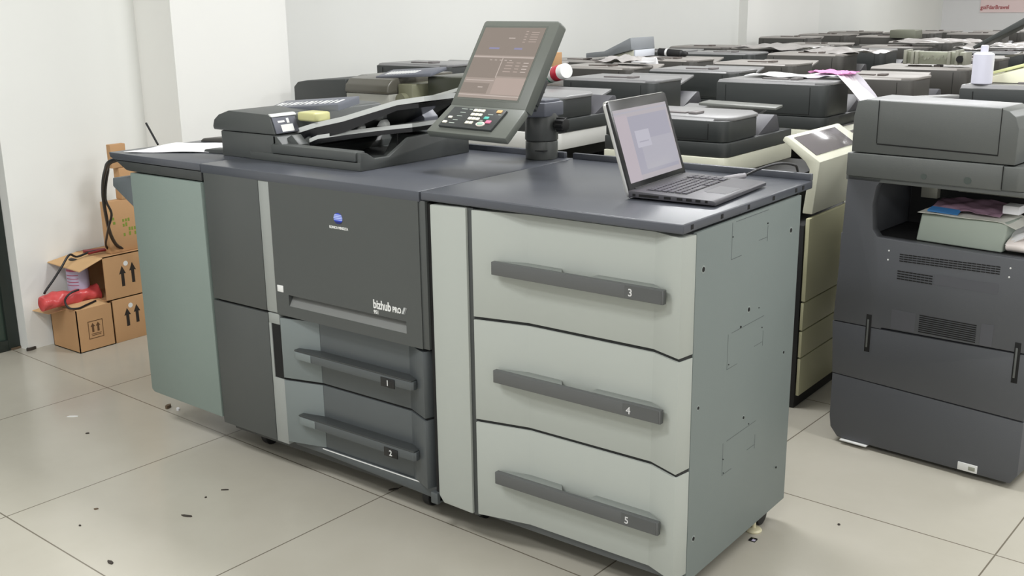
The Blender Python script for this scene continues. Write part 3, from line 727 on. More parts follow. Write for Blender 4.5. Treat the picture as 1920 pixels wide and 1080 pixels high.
c6 = carton('cardboard_box', 'tan cardboard block topmost of the stack, behind the left printer corner', XB-.06, .578, .7915, XB-.03, .655, .897)
# dark red tool and cables lying on the arrow box
b = MB(); b.tube([(-2.50, .455, .421), (-2.46, .52, .423), (-2.42, .585, .421)], lambda t: .007-.003*t, None, 8, 4); b.tube([(-2.44, .445, .421), (-2.43, .52, .424), (-2.41, .60, .42)], lambda t: .006-.002*t, None, 8, 4)
tag(b.build('pliers', REDD, None), 'dark red plier handles lying on the arrow box', 'tool')
def mixp(px, py, t):
    a = at(px, py, y=.12); c = at(px, py, x=-2.40); return a.lerp(c, t)
def lead(name, label, pts, r, group=None):
    b = MB(); b.tube(pts, r, None, 8, 6); return tag(b.build(name, CABLE, None), label, 'cable', group)
lead('power_cable', 'thick black cable hanging from the left printer corner down to the stacked boxes', [Vector((-1.43, .16, .965)), mixp(213, 300, .05), mixp(197, 322, .2), mixp(193, 360, .4), mixp(198, 400, .6), mixp(207, 438, .85), at(216, 462, x=-2.39)+Vector((.012, 0, .008)), Vector((-2.40, .60, .417))], .0075)
lead('power_cable', 'second black cable looping outward beside the thick one below the printer corner', [Vector((-1.42, .20, .962)), mixp(216, 302, .08), mixp(202, 325, .25), mixp(198, 372, .45), mixp(209, 400, .6), mixp(204, 425, .7), mixp(200, 445, .85), at(199, 462, x=-2.40)+Vector((0, 0, .004)), Vector((-2.42, .54, .416))], .005)
lead('power_cable', 'thin black cable running from the stacked boxes down over the red bag', [Vector((-2.43, .575, .418)), Vector((-2.44, .50, .422)), Vector((-2.45, .46, .424)), Vector((-2.46, .40, .412)), at(130, 478, x=-2.45), at(116, 500, x=-2.45), at(102, 522, x=-2.46), at(86, 545, x=-2.47), Vector((-2.475, .235, .275))], .005)
lead('power_cable', 'short black cable loop crossing the red bag on the low box', [Vector((-2.41, .36, .275)), Vector((-2.395, .31, .272)), Vector((-2.40, .285, .245)), Vector((-2.385, .29, .212)), Vector((-2.37, .325, .204)), Vector((-2.38, .37, .207)), Vector((-2.40, .43, .210))], .0045)

# ------------------------------------------------------------------ charcoal copier on the right (seen from its left side)
k5 = thing('office_copier', 'large charcoal copier at the right edge with open output bay holding a grey box', 'copier', (.69, 1.31, 0), R(-5), group='office copiers', local=True)
K5M = mat('copier_charcoal', (80, 82, 86), .45, 0, .35, 500, .06, 3); K5L = mat('copier_grey', (94, 97, 95), .42, 0, .35, 500, .06, 3)
b = MB()
b.prism([(-.008, .245), (-.008, .09), (-.002, .05), (.025, .018), (.600, .018), (.620, .05), (.620, .225)], 'y', 0, .55, None, .002)
b.prism([(-.02, .43), (-.009, .247), (.62, .229), (.62, .44), (.595, .44), (.57, .4385), (.15, .431)], 'y', .0, .55, None, .002)
b.box(-.02, .02, .40, .62, .55, .732, None, .002)
b.prism([(-.018, .433), (.15, .433), (.15, .438), (.62, .444), (.62, .728), (.225, .735), (.115, .737), (.097, .761), (.090, .84), (.098, .90), (.115, .926), (.0, .926)], 'y', 0, .04, None, .002)
b.prism([(-.005, .735), (.08, .735), (.078, .926), (-.005, .926)], 'y', .02, .55, None, .002)
b.box(-.005, .33, .735, .62, .55, .926, None, .002)
b.build('body', K5M, k5)
b = MB(); b.box(.08, .035, .731, .62, .34, .7335, None, 0).box(.085, .32, .735, .62, .331, .92, None, 0); b; b.build('output_bay', mat('bay_black', (34, 34, 35), .5), k5)
b = MB(); b.box(-.002, -.012, .930, .487, .56, 1.005, None, .004); b.prism([(.486, -.012), (.486, .56), (.60, .56), (.60, .02), (.53, -.012)], 'z', .932, 1.003, None, .003); b.box(-.006, 0, .915, .62, .56, .931, None, .002)
b.build('scanner', K5L, k5)
for x, z, r_ in ((.253, .951, .009), (.387, .951, .011)):
    b = MB(); b.cyl((x, -.0135, z), r_, .002, 'y', None, 18); b.build('screw_cap', mat('cap_green', (74, 82, 78), .5), k5)
b = MB(); b.box(.485, -.0132, .935, .4865, -.011, 1.004, None, 0); b.build('seam', GAP, k5)
ad = MB()
prof = [(.010, 1.008), (.516, 1.008), (.517, 1.115), (.505, 1.148), (.485, 1.164), (.460, 1.170), (.045, 1.176), (.020, 1.170), (.010, 1.12)]
ad.prism(prof, 'y', -.008, .19, None, .003)
ad.box(.010, .18, 1.008, .56, .56, 1.055, None, .004)
df5 = ad.build('document_feeder', K5L, k5)
b = MB(); b.hexa([(.045, -.002, 1.168), (.460, -.002, 1.163), (.460, .19, 1.163), (.045, .19, 1.168), (.045, -.002, 1.1775), (.458, -.002, 1.1715), (.458, .19, 1.1715), (.045, .19, 1.1775)], None, .002); b.build('feeder_lid', mat('dusty_sheen_grey', (150, 151, 153), .35, 0, .2, 500, .06, 8), df5)  # added plate: grazing reflection and dust put into its pale colour
b = MB(); t = .0022
b.box(.093-t, -.0092, 1.041, .093, -.007, 1.176, None, 0); b.box(.464, -.0092, 1.035, .464+t, -.007, 1.171, None, 0)
b.hexa([(.093, -.0092, 1.037), (.466, -.0092, 1.031), (.466, -.007, 1.031), (.093, -.007, 1.037), (.093, -.0092, 1.041), (.466, -.0092, 1.035), (.466, -.007, 1.035), (.093, -.007, 1.041)], None, 0)
b.build('cover_seam', GAP, df5)
b = MB(); b.hexa([(.06, .17, 1.150), (.46, .17, 1.145), (.46, .45, 1.090), (.06, .45, 1.095), (.06, .17, 1.168), (.46, .17, 1.163), (.46, .45, 1.106), (.06, .45, 1.111)], None, .003); b.build('feed_tray', ADFT, df5)
b = MB(); b.hexa([(.075, .20, 1.160), (.13, .20, 1.160), (.16, .48, 1.150), (.12, .48, 1.150), (.075, .20, 1.172), (.13, .20, 1.172), (.16, .48, 1.162), (.12, .48, 1.162)], None, .003); b.build('paper_guide', ADFT, df5)
def vents(b, x0, x1, za, zb, rows, cols, slope, dep=.0012):
    w = (x1-x0)/cols
    for r_ in range(rows):
        for c_ in range(cols):
            x = x0+w*c_; h = (zb-za)/rows; z = za+h*r_+slope*(x-x0)
            b.box(x+w*.06, -dep, z+h*.18, x+w*.94, .001, z+h*.62, None, 0)
b = MB(); vents(b, .193, .505, .668, .697, 4, 22, .02); b.build('vent_slots', GAP, k5)
b = MB(); vents(b, .190, .305, .609, .642, 4, 9, .0); b.build('vent_slots', GAP, k5)
b = MB(); vents(b, .262, .465, .447, .508, 9, 1, .02); b.build('vent_slots', GAP, k5)
FRM = mat('vent_frame', (86, 87, 92), .5)
for q in ((.182, .443, .261, .507), (.466, .445, .503, .514), (.31, .612, .505, .646)):
    b = MB(); b.box(q[0], -.0008, q[1], q[2], .0005, q[3], None, 0); b.build('vent_frame', FRM, k5)
for x in (.099, .570):
    b = MB(); b.box(x, -.0016, .346, x+.018, .001, .475, None, .0005); s_ = b.build('slot_latch', GAP, k5)
    b = MB(); b.box(x+.004, -.0022, .362, x+.010, 0, .458, None, .0005); b.build('slot_bar', K5L, s_)
b = MB(); 
for x, z in ((.157, .699), (.156, .669), (.533, .700), (.532, .672)): b.cyl((x, -.001, z), .0028, .002, 'y', None, 10)
b.build('white_dots', WHITE, k5)
b = MB(); b.box(.439, -.004, .021, .500, .004, .047, None, .001); s_ = b.build('floor_latch', WHITE, k5); s_['label'] = 'white plastic latch'
b = MB(); b.box(.473, -.005, .027, .494, -.003, .040, None, .001); b.build('latch_slot', mat('latch_grey', (150, 152, 140), .5), s_)
b = MB(); b.box(.04, -.012, .012, .135, .02, .016, None, .0005); b.build('white_bar', WHITE, k5)
b = MB()
for x in (.06, .56): 
    for y in (.08, .48): b.cyl((x-.012, y, .028), .028, .025, 'x', None, 16)
b.build('caster', BLACK, k5)
b = MB(); b.box(.25, .30, .86, .62, .325, .885, None, .002).box(.13, .29, .83, .185, .32, .885, None, .002); b.build('bay_fittings', BEIGE, k5)
# box, papers and bag lying in the bay
M5 = Matrix.Translation((.69, 1.31, 0)) @ Matrix.Rotation(R(-5), 4, 'Z')
def k5obj(b, nm, m, label, cat, sm=30):
    b.xf = M5; return tag(b.build(nm, m, None, sm), label, cat)
b = MB(); b.hexa([(.222, .045, .735), (.494, .030, .735), (.50, .19, .735), (.235, .20, .735), (.230, .055, .822), (.500, .042, .826), (.50, .19, .824), (.240, .20, .822)], None, .006, 3)
k5obj(b, 'storage_box', BOXG, 'pale grey-green plastic box lying in the bay of the charcoal copier', 'box')
def crump(fx, amp, sd):
    rnd = random.Random(sd); ph = [rnd.uniform(0, 6.28) for _ in range(8)]
    def fn(u, v):
        p = fx(u, v); h = amp*(.5*math.sin(7*u+ph[0])*math.sin(6*v+ph[1])+.35*math.sin(15*u-9*v+ph[2])+.25*math.sin(23*v+11*u+ph[3])+.2*math.sin(31*u+ph[4])*math.sin(27*v+ph[5]))
        return (p[0], p[1], p[2]+max(-amp*.8, h))
    return fn
FILM = mat('clear_film', (205, 200, 202), .18, 0, alpha=.55)
BAGC = mat('mauve_film', (158, 128, 146), .2, 0, .5, 80, .25, 20); BAGB = mat('blue_print', (60, 116, 172), .35)
b = MB(); b.grid(crump(lambda u, v: (.245+.22*u, .07+.12*v, .836+.022*v+.006*(1-abs(2*u-1))), .006, 2), 22, 14, None, .001)
mauve = b; mauve = k5obj(b, 'plastic_pouch', BAGC, 'crumpled mauve and blue plastic pouch on the grey-green box', 'plastic bag', 60)
b = MB(M5); b.hexa([(.250, .050, .832), (.345, .050, .830), (.345, .075, .838), (.255, .075, .841), (.250, .050, .838), (.345, .050, .832), (.345, .075, .843), (.255, .075, .846)], None, 0); o = b.build('blue_panel', BAGB, None); o.parent = mauve; o.data.transform(Matrix.Translation(-mauve.location)); o['label'] = 'blue printed panel'
b = MB(); b.grid(crump(lambda u, v: (.225+.30*u, .035+.16*v, .8285-.018*max(0, u-.85)/.15+.002*v), .0012, 5), 16, 8, None, .001)
k5obj(b, 'paper_sheet', mat('ivory_paper', (220, 220, 212), .6), 'ivory sheet draped over the grey-green box in the copier bay', 'paper', 60)
b = MB(); b.grid(crump(lambda u, v: (.50+.12*u, .03+.15*v, .812-.05*(1-v)*(1-u)+.01*u), .008, 8), 14, 12, None, .001)
k5obj(b, 'paper_sheet', PAPER, 'creased white sheet hanging beside the grey-green box', 'paper', 60)
b = MB(); b.grid(lambda u, v: (.505+.115*u, .02+.10*(.5+.5*math.cos(2*math.pi*v)), .738+.022*(1+math.sin(2*math.pi*v))*(.6+.4*math.sin(3*u+1))), 14, 16, None)
bmesh.ops.remove_doubles(b.bm, verts=b.bm.verts, dist=.0005); bmesh.ops.holes_fill(b.bm, edges=[e for e in b.bm.edges if e.is_boundary], sides=60)
k5obj(b, 'plastic_bag', mat('white_film', (226, 218, 214), .35), 'rolled white plastic bag at the right end of the copier bay', 'plastic bag', 60)
b = MB(); b.box(.46, .10, .842, .51, .16, .868, None, .003); k5obj(b, 'small_box', PAPER, 'small white carton beside the mauve pouch', 'box')

# ------------------------------------------------------------------ the crowd of copiers: one template per kind, copied
def copier_parts(root, tall, bed, skin, top, door, cov, fr=.085, plain=False):
    """local axes: front towards +x, left side towards -y; origin under the scanner's front-left corner"""
    H = 1.128 if tall else 1.072
    b = MB(); b.box(-.50, .08, .0, fr-.012, .60, .70, None, .004).box(-.50, .30, .70, -.30, .60, .86, None, .004); bd = b.build('body', BLACK if door is CREAMD else CHARD, root)
    for z0, z1 in ((.05, .195), (.20, .30), (.305, .41)):
        b = MB(); b.box(fr-.010, .085, z0, fr+.002, .60, z1, None, .002); b.build('paper_drawer', door, root)
    b = MB(); b.box(fr-.010, .085, .416, fr+.006, .60, .725, None, .003); b.build('front_door', door, root)
    b = MB(); b.prism(([(fr-.12, .735), (fr+.004, .735), (fr+.037, .885), (fr, .905), (min(.05, fr-.05), .935), (fr-.18, .925), (fr-.15, .87)] if fr < .2 else [(.172, .995), (.180, 1.010), (.192, 1.010), (.318, .928), (.300, .738), (.262, .738), (.280, .898), (.262, .925)]), 'y', .105, .60, None, .004)
    if plain: b.bm.free()
    else: pnl = b.build('control_panel', bed, root)
    xa, xb = max(.01, fr-.21), fr-.012; za, zb = .9295-(.03 if fr < .2 else 0)*0, .906
    if plain: pass
    elif fr > .2:
        b = MB(); b.hexa([(.200, .135, 1.000), (.288, .135, .943), (.288, .52, .943), (.200, .52, 1.000), (.204, .135, 1.0055), (.292, .135, .9485), (.292, .52, .9485), (.204, .52, 1.0055)], None, .001); b.build('screen', mat('copier_screen', (108, 104, 106), .15), pnl)
        b = MB(); b.box(-.05, .14, .69, .20, .58, .862, None, .003); b.build('void_backing', BLACK, root)  # added black block, stands in for the dark void under the panel
    else:
        b = MB(); b.hexa([(xa, .14, .9305), (xb, .14, .908), (xb, .50, .908), (xa, .50, .9305), (xa, .14, .938), (xb, .14, .9155), (xb, .50, .9155), (xa, .50, .938)], None, .002); b.build('screen', mat('copier_screen', (108, 104, 106), .15), pnl)
    b = MB(); b.prism([(-.52, 0), (-.03, 0), (-.008, .010), (.0, .035), (.0, .60), (-.52, .60)], 'z', .862, .928, None, .003); b.box(-.50, .06, .80, -.10, .58, .864, BLACK, 0)
    b.build('scanner_bed', bed, root)
    b = MB(); b.prism([(-.52, .004)]+[(-.036+.040*math.sin(R(k*15)), .044-.040*math.cos(R(k*15))) for k in range(7)]+[(.004, .58), (-.52, .58)], 'z', .930, .982, None, .004)
    df = b.build('document_feeder', skin, root)
    b = MB(); b.prism([(-.515, .006)]+[(-.040+.036*math.sin(R(k*15)), .042-.036*math.cos(R(k*15))) for k in range(7)]+[(-.004, .265), (-.515, .265)], 'z', .984, H-.012, None, .003); fb = b.build('feeder_box', skin, df)
    # rounded top with a lifted flap and a taper to the tray side
    b = MB(); b.prism([(-.505, .030), (-.06, .026), (-.02, .040), (.002, .07), (.002, .262), (-.06, .345), (-.505, .345)], 'z', H-.014, H, None, .004, 3)
    b.prism([(.006, H-.030), (.010, H-.016), (.030, H-.002), (.07, H-.002), (.07, H-.030)], 'x', -.515, -.06, None, .002)
    fl_ = b.build('feeder_lid', top, fb)
    t = .0016
    b = MB(); b.box(-.47, .0045, .992, -.468, .0065, H-.022, None, 0).box(-.075, .0045, .992, -.073, .0065, H-.022, None, 0).box(-.47, .0045, .992, -.073, .0065, .9935, None, 0); b.build('cover_seam', GAP, fb)
    b = MB(); b.box(-.34, .10, H, -.22, .13, H+.006, None, .002).box(-.20, .085, H, -.165, .15, H+.010, None, .003); b.build('lid_catch', cov, fl_)
    b = MB(); b.hexa([(-.47, .33, H-.075), (-.09, .33, H-.075), (-.10, .575, H-.020), (-.46, .575, H-.020), (-.47, .33, H-.062), (-.09, .33, H-.062), (-.10, .575, H-.008), (-.46, .575, H-.008)], None, .003); b.build('feed_tray', top, df)
    b = MB(); b.prism([(.30, .982), (.50, .982), (.47, 1.045), (.445, 1.048)], 'x', -.12, -.012, None, .003); b.build('tray_wedge', mat('wedge_grey', (74, 74, 79), .45), df)
def template(nm, tall, bed, skin, top, door, cov, fr=.085, plain=False):
    t = thing(nm, 'x', 'copier', (0, 0, 0), 0, 'office copiers', local=True)
    copier_parts(t, tall, bed, skin, top, door, cov, fr, plain); return t
TD = ADFD
protos = {
    'low': template('office_copier', False, CREAM, ADFD, ADFT, CREAMD, mat('catch_grey', (116, 112, 112), .5), .295),
    'mid': template('office_copier', False, mat('white_bed', (222, 222, 218), .4), ADFD, ADFT, CREAM, mat('catch_grey', (116, 112, 112), .5), .085, True),
    'tall': template('office_copier', True, CREAM, ADFD, ADFT, CREAM, mat('catch_grey', (116, 112, 112), .5)),
    'dusty': template('office_copier', True, CREAM, ADFG, mat('dusty_sheen_lid', (152, 148, 144), .45, 0, .2, 500, .08, 8), CREAM, mat('catch_brown', (96, 88, 84), .5)),  # lid colour lightened for dust plus reflected wall
    'dark': template('office_copier', False, mat('grey_bed', (120, 120, 116), .5), CHARD, ADFG, CHARD, BLACK),
}
used = {k: False for k in protos}
def put(kind, x, y, label, rz=0, dz=0, sx=1):
    if not used[kind]: o = protos[kind]; used[kind] = True
    else: o = copy_tree(protos[kind])
    o.location = (x, y, 0); o.scale = (1, 1, 1+dz); o.rotation_euler = (0, 0, R(rz)); o['label'] = label; o['group'] = 'office copiers'
    return o
ORD = ['first', 'second', 'third', 'fourth', 'fifth', 'sixth', 'seventh', 'eighth', 'ninth', 'tenth', 'eleventh', 'twelfth']
put('low', .185, 1.435, 'cream copier with low dark feeder lid and side screen, directly behind the laptop')
put('tall', .20, 2.33, 'copier with tall charcoal feeder and papers on top, behind the laptop copier', 0, .012)
put('mid', -.60, 1.49, 'white copier with dark feeder, directly behind the printer panel post', 0, .037)
put('tall', -.60, 2.27, 'copier with dark feeder, second back in the row behind the panel post')
put('tall', -.56, 3.02, 'copier with dark feeder, third back in the row behind the panel post')
ROWS = [
    ('behind the laptop copier', [(.34, 3.02, 'dusty'), (.36, 3.85, 'dusty'), (.30, 4.70, 'dusty'), (.33, 5.5, 'tall'), (.25, 6.35, 'dusty'), (.3, 7.2, 'dusty'), (.2, 8.1, 'dark')], 3),
    ('behind the panel post', [(-.58, 3.80, 'dusty'), (-.60, 4.62, 'dusty'), (-.62, 5.45, 'tall'), (-.58, 6.3, 'dusty'), (-.66, 7.15, 'dusty'), (-.62, 8.0, 'dark'), (-.7, 8.9, 'dusty'), (-.7, 9.8, 'dusty')], 4),
    ('left of the post row', [(-1.25, 2.42, 'dark'), (-1.27, 3.15, 'dusty'), (-1.30, 3.95, 'dusty'), (-1.28, 4.75, 'tall'), (-1.33, 5.55, 'dusty'), (-1.3, 6.4, 'dusty'), (-1.34, 7.25, 'dark'), (-1.3, 8.1, 'dusty'), (-1.35, 9.0, 'dusty'), (-1.4, 9.9, 'dusty')], 1),
    ('along the left wall', [(-1.90, 2.30, 'tall'), (-1.95, 3.15, 'dusty'), (-1.98, 3.95, 'dusty'), (-1.96, 5.0, 'tall'), (-2.0, 5.8, 'dusty'), (-2.0, 6.6, 'dark'), (-2.0, 7.5, 'dusty'), (-2.0, 8.4, 'dusty'), (-2.05, 9.3, 'dusty'), (-2.05, 10.2, 'dark')], 1),
]
KIND = {'tall': 'copier with tall dark feeder', 'dusty': 'dusty grey-brown copier', 'dark': 'low black copier', 'low': 'cream copier'}
for where, lst, n0 in ROWS:
    for i, (x, y, kd) in enumerate(lst):
        if (x, y) == (-1.90, 2.30): put(kd, x, y, 'copier with tall dark feeder, first in the row along the left wall', 0, .034); continue
        put(kd, x, y, '%s, %s back in the row %s' % (KIND[kd], ORD[n0-1+i], where), random.uniform(-2.5, 2.5), -.022 if (x, y) == (-1.98, 3.95) else random.uniform(-.008, .012))
# copiers behind the big charcoal one
for i, (x, y, kd) in enumerate(((1.34, 2.02, 'low'), (1.12, 3.1, 'dusty'), (1.10, 4.0, 'dusty'), (1.1, 4.9, 'dusty'), (1.05, 5.8, 'dusty'), (1.05, 6.7, 'dusty'))):
    put(kd, x, y, '%s, %s back in the right-hand row behind the large charcoal copier' % (KIND[kd], ORD[i]), random.uniform(-2, 2), .10 if i == 0 else random.uniform(0, .01))

k1 = protos['low']; k1f = [c for c in k1.children if c.name.startswith('document_feeder')][0]
b = MB(); b.hexa([(-.36, .47, 1.066), (-.02, .47, 1.062), (-.03, .56, 1.066), (-.36, .56, 1.070), (-.36, .47, 1.078), (-.02, .47, 1.072), (-.03, .56, 1.076), (-.36, .56, 1.082)], None, .002); b.build('open_tray', mat('tray_pale', (112, 114, 110), .35), k1f)

# ------------------------------------------------------------------ second production printer, behind the feeder on the left
p2 = thing('production_printer', 'second charcoal production printer with smoky rounded cover, behind the document feeder', 'printer', (-1.75, 1.75, 0))
b = MB(); b.box(-2.26, 1.60, .0, -1.28, 2.10, .98, None, .005); b.build('body', CHARD, p2)
b = MB(); b.prism([(-2.20, .98), (-2.20, 1.098), (-2.17, 1.122), (-2.10, 1.132), (-1.83, 1.146), (-1.83, .98)], 'y', 1.5, 1.98, None, .006, 3); d2 = b.build('document_feeder', CHARD, p2)
b = MB(); b.prism([(1.49, 1.085), (1.485, 1.095), (1.492, 1.125), (1.52, 1.150), (1.60, 1.162), (1.95, 1.162), (1.95, 1.085)], 'x', -1.825, -1.545, None, .006, 3); o = b.build('smoky_cover', mat('smoky_cover', (84, 82, 74), .2), d2)
b = MB(); b.box(-1.825, 1.495, .98, -1.545, 1.95, 1.084, None, .004); o = b.build('feeder_front', mat('pale_taupe', (158, 158, 150), .45), d2)
b = MB(); b.cyl((-1.50, 1.52, 1.06), .030, .30, 'y', None, 20); b.box(-1.54, 1.55, .98, -1.45, 1.9, 1.13, None, .006); b.build('roller_housing', mat('olive_plastic', (112, 112, 92), .35), d2)
b = MB(); b.hexa([(-1.68, 1.55, 1.150), (-1.36, 1.58, 1.166), (-1.35, 1.68, 1.190), (-1.67, 1.66, 1.172), (-1.68, 1.55, 1.160), (-1.36, 1.58, 1.182), (-1.35, 1.68, 1.206), (-1.67, 1.66, 1.186)], None, .003); s2 = b.build('size_guide', POSTL, d2)
b = MB()
for k in range(11):
    t = .10+.58*k/11; w = .030
    def G(u, v, d):
        f0 = Vector((-1.68, 1.55, 1.160)).lerp(Vector((-1.36, 1.58, 1.182)), u); f1 = Vector((-1.67, 1.66, 1.186)).lerp(Vector((-1.35, 1.68, 1.206)), u)
        return f0.lerp(f1, v)+Vector((0, 0, d))
    b.hexa([G(t, .2, -.001), G(t+w, .2, -.001), G(t+w, .6, -.001), G(t, .6, -.001), G(t, .2, .0012), G(t+w, .2, .0012), G(t+w, .6, .0012), G(t, .6, .0012)], None, 0)
b.build('size_marks', WHITE, s2)
t2 = [(-1.52, 1.055), (-1.42, 1.062), (-1.32, 1.085), (-1.20, 1.115), (-1.13, 1.134)]
b = MB(); tray(b, [(x, z-.0155) for x, z in t2], [(1.52, 1.9)]*5, lambda x: .02+.07*max(0, min(1, (-1.08-x)/.3)), None); ft2 = b.build('feed_tray', BLACKG, d2)
b = MB(); tray(b, t2, [(1.515, 1.9)]*5, lambda x: .015, None); b.build('tray_edge', LTRIM, ft2)
b = MB(); b.box(-1.42, 1.62, 1.07, -1.14, 1.92, 1.165, None, .01); b.build('inner_roller', mat('dark_olive', (52, 54, 44), .3), d2)

# ------------------------------------------------------------------ odds and ends lying on the copiers
# red and white toner bottle
dirv = Vector((.75, -.30, .16)).normalized()
b = MB(); b.lathe([(.03, 0), (.036, .005), (.036, .20), (.034, .205)], (-1.150, 2.16, 1.135), dirv, None, 24)
tbt = b.build('toner_bottle', WHITE, None)
b = MB(); b.lathe([(.0365, .115), (.0368, .116), (.0368, .165), (.0365, .166)], (-1.150, 2.16, 1.135), dirv, None, 24); rb = b.build('red_band', mat('label_red', (190, 40, 62), .4), None)
b = MB(); b.lathe([(.0362, .07), (.0366, .071), (.0366, .083), (.0362, .084)], (-1.150, 2.16, 1.135), dirv, None, 24); gb = b.build('green_mark', mat('label_green', (60, 140, 110), .4), None)
tag(tbt, 'white bottle with red band lying on a copier beside the operation panel', 'bottle')
for o in (rb, gb): o.parent = tbt; o.data.transform(Matrix.Translation(-tbt.location))
b = MB(); b.box(-1.46, 2.56, 1.13, -1.375, 2.64, 1.228, None, .002); tag(b.build('cardboard_box', CARD, None), 'small cardboard box standing behind the red-banded bottle', 'box')
# raised grey lid by the wall
b = MB(); b.prism([(-2.13, 1.118), (-2.13, 1.150), (-1.985, 1.165), (-1.785, 1.254), (-1.775, 1.176), (-1.95, 1.132)], 'y', 4.0, 4.30, None, .004)
ml = tag(b.build('scanner_lid', mat('blue_grey_lid', (134, 138, 142), .4), None), 'raised blue-grey scanner lid tilted up in front of the left wall', 'scanner lid')
b = MB(); b.prism([(-1.92, 1.11), (-1.92, 1.138), (-1.775, 1.174), (-1.775, 1.13)], 'y', 4.03, 4.28, CREAM, .002); b.prism([(-1.776, 1.13), (-1.776, 1.174), (-1.765, 1.174), (-1.765, 1.13)], 'y', 4.03, 4.28, mat('pale_blue_white', (214, 218, 226), .5), .001); o = b.build('lid_underside', CREAM, None); o.parent = ml; o.data.transform(Matrix.Translation(-ml.location)); o['label'] = 'cream and white underside'
# black cylinder
b = MB(); b.lathe([(.020, 0), (.024, .004), (.024, .17), (.018, .18), (.018, .20), (.012, .215)], (-1.745, 4.3, 1.153), (1, 0, -.06), None, 20); cy = tag(b.build('toner_cartridge', BLACK, None), 'black cylinder cartridge lying near the left wall', 'cartridge')
b = MB(); b.lathe([(.0244, .055), (.0248, .056), (.0248, .07), (.0244, .071)], (-1.745, 4.3, 1.153), (1, 0, -.06), WHITE, 20); o = b.build('white_band', WHITE, None); o.parent = cy; o.data.transform(Matrix.Translation(-cy.location))
b = MB(); b.box(-1.35, 3.3, 1.142, -1.245, 3.38, 1.146, None, 0); b.hexa([(-1.35, 3.40, 1.13), (-1.245, 3.40, 1.13), (-1.245, 3.43, 1.13), (-1.35, 3.43, 1.13), (-1.345, 3.41, 1.165), (-1.25, 3.41, 1.165), (-1.25, 3.42, 1.165), (-1.345, 3.42, 1.165)], None, 0)
tag(b.build('note_card', PAPER, None), 'small white card on a copier between bottle and black cylinder', 'card')
# papers and pink cloth on the tall copier behind the laptop
tag(flat_sheet('paper_sheet', [(-.26, 2.50, 0), (.03, 2.47, 0), (.08, 2.70, 0), (-.24, 2.72, 0)], 1.143, PAPER, .008, 11), 'white crumpled sheets on the tall copier behind the laptop', 'paper')
CLOTH = mat('white_cloth', (206, 203, 212), .8); PINK = mat('pink_cloth', (226, 148, 198), .8)
def cloth_fn(u, v):
    x = .04+.27*u+.03*v; y = 2.50+.03*u+.15*v
    z = 1.156 if u < .5 else 1.156-.15*((u-.5)/.5)**1.3
    return (x, y, z)
b = MB(); b.grid(crump(cloth_fn, .010, 21), 26, 10, None, .002); cl = tag(b.build('cloth', CLOTH, None, 60), 'white cloth hanging off the tall copier behind the laptop', 'cloth')
b = MB(); b.grid(crump(lambda u, v: (.02+.20*u, 2.56-.04*u+.14*v, 1.170), .009, 22), 16, 10, None, .002); tag(b.build('cloth', PINK, None, 60), 'pink cloth lying on the white one, on the tall copier', 'cloth')
b = MB(); b.grid(crump(lambda u, v: (.17+.56*u, 2.52-.70*u+.16*v, 1.145+.02-.09*u-.055*math.sin(math.pi*u)), .010, 15), 22, 10, None, .0015); tag(b.build('paper_sheet', PAPER, None, 60), 'white creased sheet bridging from the tall copier to the big charcoal one', 'paper')
# right side
CANP = at(1840, 157, z=1.180); CANP = (CANP.x, CANP.y, 1.180)
b = MB(); b.lathe([(.034, 0), (.036, .003), (.036, .105), (.030, .110), (.013, .112), (.013, .135), (.010, .137)], CANP, (0, 0, 1), None, 24); tag(b.build('spray_can', mat('can_white', (214, 214, 228), .35), None), 'white spray can with pale cap standing among the right-hand copiers', 'can')
YEL = mat('yellow_sheet', (226, 230, 170), .6); YEL2 = mat('cream_sheet', (240, 240, 214), .6)
b = MB(); b.hexa([(.862, 2.12, 1.181), (1.26, 2.12, 1.181), (1.26, 2.34, 1.181), (.862, 2.34, 1.181), (.866, 2.13, 1.196), (1.26, 2.13, 1.312), (1.26, 2.33, 1.312), (.866, 2.33, 1.196)], None, .004)
yb = tag(b.build('paper_stack', YEL2, None), 'tilted cream and yellow block of sheets on the right-hand copier', 'paper')
b = MB(); b.hexa([(.860, 2.125, 1.197), (1.26, 2.125, 1.314), (1.26, 2.335, 1.314), (.860, 2.335, 1.197), (.860, 2.125, 1.208), (1.26, 2.125, 1.326), (1.26, 2.335, 1.326), (.860, 2.335, 1.208)], None, .001); o = b.build('yellow_cover', YEL, None); o.parent = yb; o.data.transform(Matrix.Translation(-yb.location)); o['label'] = 'pale yellow top sheet'
b = MB(); b.lathe([(.008, 0), (.012, .004), (.010, .010), (.004, .013)], (.905, 2.085, 1.180), (0, 0, 1), None, 12); tag(b.build('plastic_bit', mat('red_plastic', (220, 84, 60), .4), None), 'small red plastic piece below the yellow sheets', 'plastic piece')
# machine part lying on the second dusty copier
b = MB(); b.box(.02, 3.92, 1.135, .33, 4.0, 1.20, mat('greenish_metal', (150, 152, 136), .4, .3), .004)
RIBM = mat('rib_metal', (158, 158, 145), .45, .2)
mp = b.build('machine_part', RIBM, None)
for i, x in enumerate((.0, .035, .06, .24, .29, .325)):
    pass
b = MB()
for x, h in ((.005, .075), (.045, .07), (.065, .068), (.235, .07), (.275, .078), (.315, .066)): b.box(x, 3.90, 1.134, x+.016, 4.01, 1.134+h, None, .002)
for k in range(9): b.cyl((.08+.018*k, 3.915, 1.17+.01*math.sin(k*2)), .006, .02, 'y', None, 8)
b.cyl((.30, 3.895, 1.165), .018, .03, 'y', BLACK, 14)
o = b.build('frame_ribs', RIBM, None); tag(mp, 'grey-green machine part with ribs lying on a dusty copier', 'machine part'); o.parent = mp; o.data.transform(Matrix.Translation(-mp.location))
